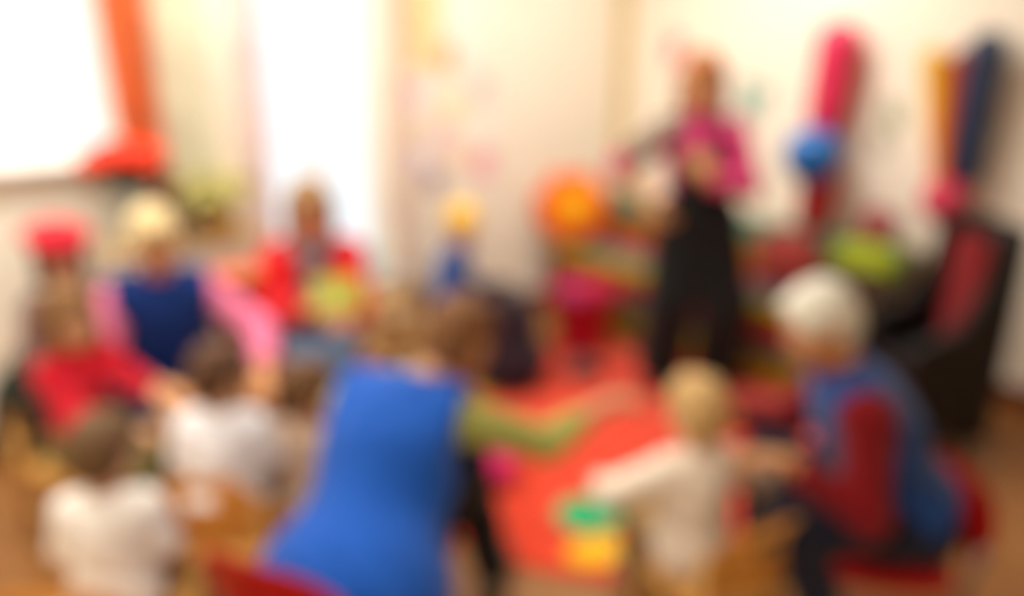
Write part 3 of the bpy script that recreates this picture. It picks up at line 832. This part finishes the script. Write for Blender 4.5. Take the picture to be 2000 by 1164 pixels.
def person(label, head_at, yaw, s, lean=0., side=0., hs=None, head=(0, 0), hands=None, feet=None, elbow=None, knee=None, fixed=None,
           skin='#e0a880', hair=None, wear=(), group=None, child=False, vox=None, palm=None, hat=None, handdir=None, hoff=0.):
    """head_at: head centre; yaw: facing angle in degrees (0 = +x, 90 = +y). Builds one body mesh plus hair and clothes."""
    hs = hs or (1.0 if not child else .86)
    vox = vox or (.0062 if child else .0075)
    a = math.radians(yaw); F = V3(math.cos(a), math.sin(a), 0); Rt = V3(math.sin(a), -math.cos(a), 0)
    l = math.radians(lean); T = nrm(math.cos(l) * Z + math.sin(l) * F + math.tan(math.radians(side)) * Rt)
    Rt = nrm(Rt - T * (Rt @ T)); Ft = np.cross(T, Rt); TM = np.stack([Rt, Ft, T], 1)
    hy = a + math.radians(head[0]); hp = math.radians(head[1])
    Hf0 = V3(math.cos(hy), math.sin(hy), 0); Hr = V3(math.sin(hy), -math.cos(hy), 0)
    Hf = nrm(Hf0 * math.cos(hp) - Z * math.sin(hp)); Hu = np.cross(Hr, Hf); HM = np.stack([Hr, Hf, Hu], 1)
    off = T * .475 * s + nrm(T * .55 + Hu * .45) * (.075 * s + .105 * hs) + Rt * hoff
    hd = V3(*head_at); pel = hd - off
    if fixed is not None: pel = V3(*fixed); hd = pel + off
    nb = pel + T * .475 * s
    sh = {k: pel + T * .425 * s + Rt * .158 * s * g for k, g in (('R', 1), ('L', -1))}
    hip = {k: pel - T * .02 * s + Rt * .085 * s * g for k, g in (('R', 1), ('L', -1))}
    J = {}
    for k, g in (('R', 1), ('L', -1)):
        t = V3(*hands[k]) if hands and k in hands else pel + F * .30 * s + Rt * g * .13 * s + Z * .12 * s
        pole = V3(*elbow[k]) if elbow and k in elbow else (-Z * .8 + Rt * g * .5 - F * .3)
        J['el' + k], J['wr' + k] = ik(sh[k], t, .285 * s, .255 * s, pole)
        t = V3(*feet[k]) if feet and k in feet else V3(*(pel + F * .44 * s + Rt * g * .1 * s)[:2], .08 * s)
        pole = V3(*knee[k]) if knee and k in knee else F * .8 + Z * .7
        J['kn' + k], J['an' + k] = ik(hip[k], t, .43 * s, .42 * s, pole)
    H = lambda x, y, z: hd + HM @ (V3(x, y, z) * hs)
    h3 = lambda x, y, z: V3(x, y, z) * hs
    root = empty('person', (pel[0], pel[1], 0), 0, label, 'child' if child else 'person', group)
    R0 = V3(pel[0], pel[1], 0)
    O = lambda p: p - R0
    def torso(b, o, lo=True, hipo=0., sho=0., k=.05, belly=0.):
        b.ell(O(pel + T * .0 * s), V3(.160, .112, .115) * s + o + hipo, TM, k)
        b.ell(O(pel + T * .15 * s + Ft * .01 * s), V3(.138, .105 + belly, .14) * s + o, TM, k)
        b.ell(O(pel + T * .31 * s), V3(.155, .112, .15) * s + o, TM, k)
        b.cone(O(sh['L'] - Rt * -.02 * s), O(sh['R'] - Rt * .02 * s), .055 * s + o + sho, None, k)
    def footprim(b, k, o, kk=.015):
        an = J['an' + k]; kn = J['kn' + k]
        d = F if not (feet and ('dir' + k) in feet) else V3(*feet['dir' + k]); d = nrm(V3(d[0], d[1], 0))
        base = an - Z * .045 * s
        b.cone(O(an - d * .03 * s - Z * .04 * s), O(base + d * .15 * s), .036 * s + o, .030 * s + o, kk)
        b.cone(O(an), O(an - d * .025 * s - Z * .03 * s), .038 * s + o, .036 * s + o, kk)
        return base - Z * .036 * s
    # ---- body
    b = Blob()
    torso(b, 0.)
    b.cone(O(nb - T * .06 * s), O(hd + HM @ h3(0, -.02, -.03)), .056 * s, .05 * hs, .03)
    for k, g in (('R', 1), ('L', -1)):
        b.cone(O(sh[k]), O(J['el' + k]), .050 * s, .038 * s, .03)
        b.cone(O(J['el' + k]), O(J['wr' + k]), .040 * s, .026 * s, .015)
        b.cone(O(hip[k]), O(J['kn' + k]), .082 * s, .055 * s, .04)
        b.cone(O(J['kn' + k]), O(J['kn' + k] * .68 + J['an' + k] * .32), .052 * s, .055 * s, .02)
        b.cone(O(J['kn' + k] * .68 + J['an' + k] * .32), O(J['an' + k]), .055 * s, .036 * s, .02)
        footprim(b, k, 0.)
        # hand
        w = J['wr' + k]; f = nrm(w - J['el' + k])
        if handdir and k in handdir: f = nrm(V3(*handdir[k]))
        pn = V3(*palm[k]) if palm and k in palm else (-Z)
        pn = nrm(pn - f * (pn @ f)); sd = np.cross(f, pn) * g      # thumb side
        ms = s * (1.0 if not child else 1.08)
        b.cone(O(w), O(w + f * .045 * ms), .025 * ms, .028 * ms, .012)
        for q in (-.022, -.007, .008, .022):
            b.cone(O(w + f * .03 * ms + sd * q * .6 * ms), O(w + f * .088 * ms + sd * q * 1.15 * ms), .0155 * ms, .0125 * ms, .008)
        for i, (ln, q) in enumerate(((.066, .030), (.078, .0105), (.073, -.0095), (.055, -.029))):
            p0 = w + f * .085 * ms + sd * q * 1.05 * ms
            d1 = nrm(f * .92 + pn * .38 + sd * q * 5.0); p1 = p0 + d1 * ln * .5 * ms
            d2 = nrm(f * .62 + pn * .78 + sd * q * 4.0); p2 = p1 + d2 * ln * .5 * ms
            b.cone(O(p0), O(p1), .0098 * ms, .0088 * ms, .004); b.cone(O(p1), O(p2), .0088 * ms, .0072 * ms, .004)
        p0 = w + f * .025 * ms + sd * .022 * ms; p1 = p0 + nrm(f * .7 + sd * .75 + pn * .25) * .040 * ms; p2 = p1 + nrm(f * .9 + sd * .3 + pn * .35) * .030 * ms
        b.cone(O(p0), O(p1), .015 * ms, .0115 * ms, .008); b.cone(O(p1), O(p2), .0112 * ms, .009 * ms, .004)
    # head
    ch = 1.0 if not child else .94
    b.ell(O(H(0, -.012, .028)), h3(.076, .094, .088), HM, .02)
    b.ell(O(H(0, .028, -.03)), h3(.061, .062, .084 * ch), HM, .03)
    b.ell(O(H(0, .062, -.092 * ch)), h3(.028, .024, .02), HM, .03)
    for g in (-1, 1):
        b.ell(O(H(g * .034, .056, -.032)), h3(.027, .027, .026), HM, .02)
        b.ell(O(H(g * .077, -.006, -.008)), h3(.011, .022, .031), HM, .008)
        b.carve(O(H(g * .030, .100, .008)), h3(.019, .014, .013), HM, .012)
    b.cone(O(H(0, .086, .006)), O(H(0, .105, -.034)), .009 * hs, .0122 * hs, .012)
    b.ell(O(H(0, .087, -.064)), h3(.024, .010, .012), HM, .01)
    b.build('body', vox, skinm(skin), root)
    # face details
    for g in (-1, 1):
        e = obj('eye', lathe_mesh('eye', [(.0122 * hs * math.sin(math.pi * i / 8), -.0122 * hs * math.cos(math.pi * i / 8)) if 0 < i < 8 else (0, -.0122 * hs * math.cos(math.pi * i / 8)) for i in range(9)], 14), M_eye, root, O(H(g * .030, .0760, .006)))
        obj('iris', lathe_mesh('iris', [(.0075 * hs * math.sin(math.pi * i / 6), -.0075 * hs * math.cos(math.pi * i / 6)) if 0 < i < 6 else (0, -.0075 * hs * math.cos(math.pi * i / 6)) for i in range(7)], 12), plastic('iris_brown', '#3c2a1c', rough=.15), e, HM @ h3(0, .0062, 0))
        tube('eyebrow', [tuple(O(H(g * .014, .092, .032))), tuple(O(H(g * .032, .090, .034))), tuple(O(H(g * .050, .078, .027)))], [.003 * hs, .0038 * hs, .002 * hs], hairm('brow', '#7a5636'), root, 6)
    lp = Blob().cone(O(H(-.021, .090, -.062)), O(H(0, .098, -.060)), .003 * hs, .006 * hs, .004).cone(O(H(0, .098, -.060)), O(H(.021, .090, -.062)), .006 * hs, .003 * hs, .004)
    lp.cone(O(H(-.016, .090, -.068)), O(H(.016, .090, -.068)), .0055 * hs, .0055 * hs, .004)
    lp.build('mouth', .003, mat('lip_rose', '#b8625a', rough=.5, var=.05), root)
    # ---- hair
    if hair:
        st, hx = hair
        hb = Blob()
        hb.ell(O(H(0, -.016, .036)), h3(.088, .103, .096), HM, .02)
        if st in ('bob', 'long', 'medium'):
            dn = {'bob': -.10, 'medium': -.15, 'long': -.27}[st]
            for g in (-1, 1):
                hb.cone(O(H(g * .072, -.01, .02)), O(H(g * .082, .0 if st != 'long' else .02, dn)), .032 * hs, .026 * hs, .02)
                hb.cone(O(H(g * .05, -.06, .0)), O(H(g * .055, -.07, dn - .02)), .045 * hs, .034 * hs, .03)
            hb.cone(O(H(0, -.07, .0)), O(H(0, -.085, dn - .02)), .05 * hs, .035 * hs, .03)
        elif st == 'tail':
            hb.cone(O(H(0, -.11, .03)), O(H(0, -.16, -.03)), .028 * hs, .034 * hs, .02).cone(O(H(0, -.16, -.03)), O(H(0, -.14, -.15)), .034 * hs, .012 * hs, .02)
        elif st == 'short':
            hb.ell(O(H(0, -.055, -.02)), h3(.075, .06, .075), HM, .03)
        hb.carve(O(H(0, .105, -.045)), h3(.062, .085, .105), HM, .02)
        for g in (-1, 1):
            hb.cone(O(H(g * .012, .066, .096)), O(H(g * .064, .052, .045)), .015 * hs, .012 * hs, .02)
        hb.ripple(.0022 * hs, 120)
        hb.build('hair', .0075 * hs, hairm('hair_' + hx.strip('#'), hx), root)
    if hat:
        kind, hx = hat
        tb_ = Blob(); m = cloth('hat_' + hx.strip('#'), hx)
        if kind == 'beret':
            tb_.ell(O(H(0, -.02, .105)), h3(.135, .140, .055), HM, .02).cone(O(H(0, -.01, .15)), O(H(0, -.01, .175)), .006, .005, .01)
        else:
            tb_.ell(O(H(0, -.012, .055)), h3(.098, .115, .098), HM, .02).cut(O(H(0, 0, .03)), -Hu, .3 * hs)
        o = tb_.build('hat', .008, m, root)
        bd = Blob()
        for i in range(16):
            q0, q1 = 2 * math.pi * i / 16, 2 * math.pi * (i + 1) / 16
            P = lambda q: O(H(.092 * math.cos(q), -.012 + .108 * math.sin(q), .058 - .012 * math.sin(q)))
            bd.cone(P(q0), P(q1), .014 * hs, None, .008)
        bd.build('hat_band', .007, m, root)
    # ---- clothes
    for wdef in wear:
        nm, kind, mt, o = wdef['name'], wdef['kind'], wdef['mat'], wdef.get('o', .012)
        cb = Blob()
        if kind in ('top', 'vest'):
            torso(cb, o, hipo=wdef.get('hip', 0.), sho=wdef.get('sho', 0.))
            if kind == 'top' and not wdef.get('nocollar'):
                cb.cone(O(nb - T * .05 * s), O(nb + T * .018 * s), .066 * s, .060 * s + o * .5, .02)
            if wdef.get('long'):
                cb.ell(O(pel - T * .06 * s), V3(.175, .125, .11) * s + o + wdef.get('hip', 0.), TM, .05)
            sl = wdef.get('sleeve', 1.0) if kind == 'top' else 0.
            for k, g in (('R', 1), ('L', -1)):
                if isinstance(sl, dict): q = sl[k]
                else: q = sl
                e, w, p = J['el' + k], J['wr' + k], sh[k]
                if q > 0:
                    u = min(1, q * 2); e2 = p + (e - p) * u
                    cb.cone(O(p), O(e2), .054 * s + o, (.054 - .012 * u) * s + o, .03)
                    if q > .5:
                        v = (q - .5) * 2; w2 = e + (w - e) * v
                        cb.cone(O(e), O(w2), .044 * s + o, .032 * s + o, .02)
                        cb.cut(O(w2 - nrm(w - e) * .004), nrm(w - e), .05 * s + o)
                    else:
                        cb.cut(O(e2), nrm(e - p), .065 * s + o)
            if kind == 'vest':
                for k, g in (('R', 1), ('L', -1)):
                    cb.cut(O(sh[k] + Rt * g * .012 * s), Rt * g, .16 * s)
                cb.cone(O(nb - T * .05 * s), O(nb + T * .01 * s), .07 * s, .066 * s, .02)
                if 'hem' in wdef: cb.cut(O(pel + T * wdef['hem'] * s), -T, .26 * s)
        elif kind == 'trousers':
            cb.ell(O(pel + T * .03 * s), V3(.162, .115, .12) * s + o, TM, .04)
            cb.cut(O(pel + T * wdef.get('rise', .12) * s), T, .3 * s)
            wd = wdef.get('wide', 0.)
            for k in 'RL':
                ln = wdef.get('len', 1.0)
                an2 = J['kn' + k] + (J['an' + k] - J['kn' + k]) * ln
                cb.cone(O(hip[k]), O(J['kn' + k]), .086 * s + o + wd * .3, .060 * s + o + wd * .7, .04)
                cb.cone(O(J['kn' + k]), O(an2), .059 * s + o + wd * .7, .046 * s + o + wd, .03)
                cb.cut(O(an2 - nrm(J['an' + k] - J['kn' + k]) * .0), nrm(J['an' + k] - J['kn' + k]), .075 * s + o + wd)
        elif kind == 'bib':          # dungaree bib hugging the front of the torso
            torso(cb, o)
            for k, g in (('R', 1), ('L', -1)):
                cb.cut(O(pel + T * .3 * s + Rt * g * .115 * s), Rt * g, .19 * s)
            cb.cut(O(pel + T * .345 * s), T, .35 * s)
        elif kind == 'strap':
            g = wdef['g']
            a0 = pel + T * .32 * s + Rt * g * .07 * s + Ft * (.112 * s + o)
            a1 = pel + T * .475 * s + Rt * g * .088 * s + Ft * .035 * s + T * o
            a2 = pel + T * .44 * s + Rt * g * .085 * s - Ft * (.075 * s + o)
            a3 = pel + T * .25 * s + Rt * g * .05 * s - Ft * (.112 * s + o)
            for p_, q_ in ((a0, a1), (a1, a2), (a2, a3)): cb.cone(O(p_), O(q_), .019 * s, None, .01)
        elif kind == 'shawl':
            k = wdef['side']; g = 1 if k == 'R' else -1
            cb.cone(O(sh[k] - Rt * g * .05 * s + T * .01 * s), O(sh[k] + Rt * g * .005), .066 * s + o, .066 * s + o, .03)
            cb.cone(O(sh[k]), O(J['el' + k]), .062 * s + o, .056 * s + o, .03)
            cb.cut(O(sh[k] * .08 + J['el' + k] * .92), nrm(J['el' + k] - sh[k]), .085 * s + o)
        elif kind == 'scarf':
            for i in range(14):
                q0, q1 = 2 * math.pi * i / 14, 2 * math.pi * (i + 1) / 14
                P = lambda q: O(nb + T * .015 * s + Rt * math.cos(q) * .075 * s + Ft * (math.sin(q) * .075 + .01) * s - T * .03 * s * math.sin(q))
                cb.cone(P(q0), P(q1), .040 * s, None, .015)
            cb.cone(O(nb + Ft * .10 * s - T * .03 * s), O(pel + T * .18 * s + Ft * (.135 * s) + Rt * .03 * s), .046 * s, .055 * s, .03)
        elif kind == 'shoe':
            for k in 'RL':
                c2 = Blob(); low = footprim(c2, k, o, .015)
                c2.cut(O(low + F * .05 * s) * V3(1, 1, 0) + V3(0, 0, max(low[2] - .006, .0125 if wdef.get('rug') else .0005)), -Z, .3 * s)
                c2.cut(O(J['an' + k] + Z * .028 * s), Z, .08 * s)
                c2.build(nm, .008 * max(s, .7), mt, root)
            continue
        cb.ripple(wdef.get('fold', .0035), 42 / max(s, .6))
        cb.build(nm, (.0095 if child else .0115), mt, root)
    return root, pel, J

C = lambda n, h: cloth(n, h)
def chair_for(pel, yaw, s, label, kind='wood', w=.30, back=.27, group=None, sh=0., lat=0.):
    a = math.radians(yaw)
    return kid_chair(pel[0] - math.cos(a) * sh + math.sin(a) * lat, pel[1] - math.sin(a) * sh - math.cos(a) * lat, a, pel[2] - .118 * s - .004, label, w, back, kind, group)

PINK, BLK = C('raspberry_jersey', '#c93a70'), C('black_dungaree_cloth', '#100f0d')
# 1 the standing woman
person('standing woman in a pink top and black dungarees with ginger hair', (.955, 3.66, 1.47), -104, .95, side=2.5, hs=1.08, head=(4, 12), fixed=(.905, 3.68, .875),
       hands={'R': (.66, 3.60, .95), 'L': (.885, 3.47, 1.09)}, elbow={'R': (-1, .1, -.1), 'L': (1, .2, -.6)}, palm={'L': (0, 1, 0), 'R': (1, 0, 0)}, handdir={'L': (-.5, .1, .85)},
       feet={'R': (.76, 3.66, .085), 'L': (1.06, 3.66, .085)}, knee={'R': (-.2, -1, 0), 'L': (.2, -1, 0)}, skin='#d69a62', hair=('bob', '#a85f22'),
       wear=[dict(name='pink_top', kind='top', mat=PINK, o=.016, sleeve={'R': .62, 'L': .98}), dict(name='dungaree_trousers', kind='trousers', mat=BLK, o=.028, wide=.05, rise=.22, len=1.0),
             dict(name='dungaree_bib', kind='bib', mat=BLK, o=.026), dict(name='strap', kind='strap', mat=BLK, g=1, o=.030), dict(name='strap', kind='strap', mat=BLK, g=-1, o=.030),
             dict(name='shawl', kind='shawl', mat=C('taupe_shawl', '#7d6a5c'), side='R', o=.014), dict(name='shoe', kind='shoe', mat=plastic('black_shoe', '#141212'), o=.008, rug=True)])

# 2 the adult in the bright blue waistcoat, back to the viewer
BLUE = C('royal_blue_fleece', '#1752ac'); OLIVE = C('olive_jersey', '#a6ab58')
_, p, _ = person('adult in a royal blue waistcoat with olive sleeves leaning towards the rug, back turned', (-.145, 2.05, .88), 80, 1.04, lean=47, side=4, head=(-30, 20), hs=1.0, hoff=.11,
       hands={'R': (.295, 2.19, .60), 'L': (-.36, 2.26, .44)}, elbow={'R': (.2, -.4, -1), 'L': (.1, -.3, -1)}, handdir={'R': (.93, .35, .0)},
       feet={'R': (-.06, 2.04, .085), 'L': (-.42, 2.24, .085)}, knee={'R': (.3, .9, .8)}, skin='#c8916a', hair=('short', '#7a5028'),
       wear=[dict(name='olive_top', kind='top', mat=OLIVE, o=.010, sleeve=.80), dict(name='waistcoat', kind='vest', mat=BLUE, o=.046, hip=.024, sho=.010, long=True, fold=.004, hem=-.09),
             dict(name='trousers', kind='trousers', mat=C('black_trouser_cloth', '#16161a'), o=.012), dict(name='shoe', kind='shoe', mat=plastic('grey_trainer', '#6c675c'), o=.010, rug=True)])
print('BLUE pel', p)
chair_for(p, 66, 1.04, 'red plastic chair under the adult in the royal blue waistcoat', 'plastic', .36, .34, lat=-.06, sh=.05)

# 3 the adult seated on the right
NAVY = C('denim_blue_fleece', '#1b427f'); WINE = C('dark_red_jersey', '#7c0812')
_, p, _ = person('white-haired adult in dark red sleeves and blue waistcoat, bending towards the fair child', (.835, 1.96, .955), 172, .98, lean=30, side=0, head=(10, 27), hs=.95,
       hands={'L': (.735, 1.80, .62), 'R': (.66, 2.12, .60)}, elbow={'L': (.5, -.3, -1), 'R': (.3, .5, -.8)}, handdir={'L': (-.95, .15, .1)},
       feet={'L': (.90, 1.74, .085), 'R': (.80, 2.10, .085)}, knee={'L': (-1, -.1, 1.1), 'R': (-1, 0, 1)}, skin='#cf945f', hair=('short', '#f1e8d0'),
       wear=[dict(name='dark_red_top', kind='top', mat=WINE, o=.016, sleeve=.96, sho=.004), dict(name='waistcoat', kind='vest', mat=NAVY, o=.032, hip=.01, sho=.004, hem=.02),
             dict(name='trousers', kind='trousers', mat=C('midnight_trouser_cloth', '#11142a'), o=.014), dict(name='shoe', kind='shoe', mat=plastic('dark_shoe', '#171518'), o=.009)])
print('RIGHT pel', p)
chair_for(p, 172, .98, 'red plastic chair under the white-haired adult', 'plastic', .40, .23, sh=-.08)

# 4 fair child in the middle, back to the viewer
CREAM = C('cream_jersey', '#efe2cc')
_, p, _ = person('fair-haired child in a cream top seated with back turned beside white-haired adult', (.505, 1.90, .72), 108, .58, lean=6, head=(0, 6), child=True,
       hands={'L': (.255, 1.99, .45), 'R': (.66, 2.08, .46)}, elbow={'L': (-.9, -.3, -.3), 'R': (.8, -.2, -.4)}, skin='#e2b48c', hair=('short', '#c9a468'),
       wear=[dict(name='cream_top', kind='top', mat=CREAM, o=.018, sleeve=.8, hip=.012), dict(name='trousers', kind='trousers', mat=C('sand_trouser_cloth', '#b89a68'), o=.012), dict(name='shoe', kind='shoe', mat=plastic('taupe_shoe', '#8d7c66'), o=.006)])
chair_for(p, 112, .58, 'wooden child chair with arched back under the fair-haired child', w=.33, back=.30, sh=.03, lat=.05)

WHITE = C('white_jersey', '#f6f5f6')
# 5 brown-haired child front left
_, p, _ = person('brown-haired child in a white top at the front left corner', (-1.055, 1.76, .68), 96, .56, lean=8, head=(-10, 16), child=True,
       skin='#d9a47a', hair=('short', '#6a4d2c'), wear=[dict(name='white_top', kind='top', mat=C('warm_white_jersey', '#f7f0e4'), o=.018, sleeve=.45, hip=.015), dict(name='trousers', kind='trousers', mat=C('mauve_brown_cloth', '#7d5a4c'), o=.012), dict(name='shoe', kind='shoe', mat=MATS['taupe_shoe'], o=.006)])
chair_for(p, 92, .56, 'wooden child chair with arched back under the child at front left', w=.40, back=.31, sh=.03, lat=-.02)
# 6 child in white further in
_, p, _ = person('brown-haired child in a bright white T-shirt seated behind the blue waistcoat', (-.875, 2.12, .73), 92, .58, lean=8, head=(-42, 14), child=True,
       skin='#cf9a6c', hair=('short', '#5c3c22'), wear=[dict(name='white_shirt', kind='top', mat=WHITE, o=.020, sleeve=.42, hip=.015), dict(name='trousers', kind='trousers', mat=C('grey_cloth', '#6a6472'), o=.012), dict(name='shoe', kind='shoe', mat=MATS['taupe_shoe'], o=.006)])
chair_for(p, 96, .58, 'wooden child chair with arched back under the child in the white T-shirt', w=.30, back=.31, sh=.04)
# 7 small child between, mostly hidden by the waistcoat
_, p, _ = person('small brown-haired child in a pale peach top half hidden by the blue waistcoat', (-.655, 2.22, .63), 60, .52, lean=6, head=(-20, 10), child=True,
       skin='#dcab86', hair=('short', '#6b4824'), wear=[dict(name='peach_top', kind='top', mat=C('peach_jersey', '#d9bda2'), o=.014, sleeve=.5, hip=.01), dict(name='trousers', kind='trousers', mat=C('slate_cloth', '#5c6878'), o=.012), dict(name='shoe', kind='shoe', mat=MATS['taupe_shoe'], o=.006)])
chair_for(p, 60, .52, 'wooden child chair under the child half hidden by the blue waistcoat', w=.26, back=.2, sh=.02)
# 8 child in red, left
_, p, _ = person('brown-haired child in a red top turned towards the room at left', (-1.44, 2.36, .83), -20, .66, lean=6, head=(-20, 12), child=True,
       hands={'R': (-1.22, 2.20, .50), 'L': (-1.14, 2.33, .50)}, skin='#d2a074', hair=('medium', '#80592c'), wear=[dict(name='red_top', kind='top', mat=C('cherry_jersey', '#c20a22'), o=.016, sleeve=.7), dict(name='trousers', kind='trousers', mat=C('olive_brown_cloth', '#6e6434'), o=.014), dict(name='shoe', kind='shoe', mat=MATS['taupe_shoe'], o=.006)])
chair_for(p, -20, .66, 'wooden child chair under the child in the red top', w=.29, back=.22, sh=.02)
# 9 adult in the navy waistcoat
_, p, _ = person('fair-haired adult in a navy waistcoat with pink sleeves facing the viewer', (-1.275, 2.66, 1.01), -62, .97, lean=12, head=(2, 22),
       hands={'R': (-1.20, 2.40, .55), 'L': (-.88, 2.50, .56)}, elbow={'R': (-1, -.2, -.4), 'L': (.9, .3, -.5)}, skin='#d09460', hair=('short', '#dcc48e'),
       wear=[dict(name='pink_top', kind='top', mat=C('candy_pink_jersey', '#e2789a'), o=.012, sleeve=.9), dict(name='waistcoat', kind='vest', mat=C('navy_fleece', '#0d2f72'), o=.032, hip=.008, sho=.014),
             dict(name='trousers', kind='trousers', mat=C('ink_trouser_cloth', '#1c2648'), o=.012), dict(name='shoe', kind='shoe', mat=MATS['dark_shoe'], o=.009)])
chair_for(p, -62, .97, 'red plastic chair under the adult in the navy waistcoat', 'plastic', .40, .28)
# 10 woman in the red jacket by the window
_, p, JE = person('long-haired woman in a red jacket and grey scarf seated before the tall window', (-.845, 3.16, 1.02), -75, .93, lean=8, head=(8, 18),
       hands={'R': (-.80, 2.86, .68), 'L': (-.66, 2.84, .66)}, elbow={'R': (-.7, 0, -.8), 'L': (.25, .1, -1)}, skin='#cf9064', hair=('long', '#9c7648'),
       wear=[dict(name='red_jacket', kind='top', mat=C('scarlet_jacket', '#cf0f16'), o=.024, sleeve=.95, sho=.006), dict(name='scarf', kind='scarf', mat=C('grey_scarf', '#6a6c70')),
             dict(name='jeans', kind='trousers', mat=C('faded_denim', '#6b87a4'), o=.012), dict(name='shoe', kind='shoe', mat=MATS['dark_shoe'], o=.009)])
chair_for(p, -75, .93, 'red plastic chair under the woman in the red jacket', 'plastic', .40, .28)
bk = empty('picture_book', (-.665, 2.78, .70), math.radians(15), 'lime green picture book held by the woman in the red jacket', 'book')
bk.rotation_euler = (math.radians(-25), 0, math.radians(15))
for g in (-1, 1):
    xa, xb = (0, .09) if g > 0 else (-.09, 0)
    bm = bmesh.new(); add_box(bm, (xa, -.012, 0), (xb, -.008, .135), .001)
    c = obj('cover', bm_mesh(bm, 'cover'), plastic('lime_cover', '#b4b84a', rough=.5), bk, rot=(0, 0, g * .25))
    bm = bmesh.new(); add_box(bm, (xa + .003, -.007, .004), (xb - .003, .004, .131), .002)
    obj('pages', bm_mesh(bm, 'pages'), mat('paper_page', '#f0ead8'), c)
# 11 child with red beret, far left
_, p, _ = person('child in a red beret and dark green clothes at the far left edge', (-1.72, 2.82, .90), -35, .68, lean=6, head=(-10, 14), child=True,
       skin='#d6a27c', hair=('bob', '#5c442c'), hat=('beret', '#c01c2c'), wear=[dict(name='mauve_top', kind='top', mat=C('mauve_brown_jersey', '#7a5c58'), o=.014, sleeve=.9), dict(name='trousers', kind='trousers', mat=C('bottle_green_cloth', '#2b3226'), o=.014), dict(name='shoe', kind='shoe', mat=plastic('white_shoe', '#e6e4e2'), o=.006)])
chair_for(p, -35, .68, 'wooden child chair under the child with the red beret', w=.29, back=.2, sh=.02)
# 12 child with yellow hat near the back wall
_, p, _ = person('child in a yellow knitted hat and blue top seated near the pinned pictures', (-.27, 4.03, .745), -12, .70, lean=14, head=(-40, 18), child=True, vox=.007,
       skin='#d8a880', hair=('short', '#a87c3c'), hat=('knit', '#e8b830'), wear=[dict(name='blue_top', kind='top', mat=C('blue_jersey', '#2c4e92'), o=.014, sleeve=.95), dict(name='trousers', kind='trousers', mat=C('aubergine_cloth', '#22101a'), o=.035), dict(name='shoe', kind='shoe', mat=MATS['dark_shoe'], o=.006)])
chair_for(p, -12, .70, 'wooden child chair under the child with the yellow hat', w=.29, back=.2, sh=.02)

# dark green backpack hanging behind the chair of the child in red
bp_ = empty('backpack', (-1.735, 2.475, .27), math.radians(70), 'dark green backpack hung behind the child in the red top', 'backpack')
Mg = cloth('bottle_green_canvas', '#262d22')
Blob().ell((0, 0, .17), (.125, .065, .18), k=.02).ell((0, 0, .10), (.13, .07, .11), k=.06).ripple(.003, 50).build('body', .010, Mg, bp_)
Blob().ell((0, .06, .10), (.085, .035, .075)).ripple(.002, 60).build('front_pocket', .009, cloth('moss_canvas', '#323a2c'), bp_)
for sx in (-1, 1):
    tube('strap', [(sx * .06, -.05, .30), (sx * .065, -.085, .24), (sx * .07, -.085, .12), (sx * .08, -.05, .05)], .011, Mg, bp_, 8)
tube('grab_loop', [(-.03, -.01, .335), (-.025, -.01, .375), (.025, -.01, .375), (.03, -.01, .335)], .006, Mg, bp_, 8)
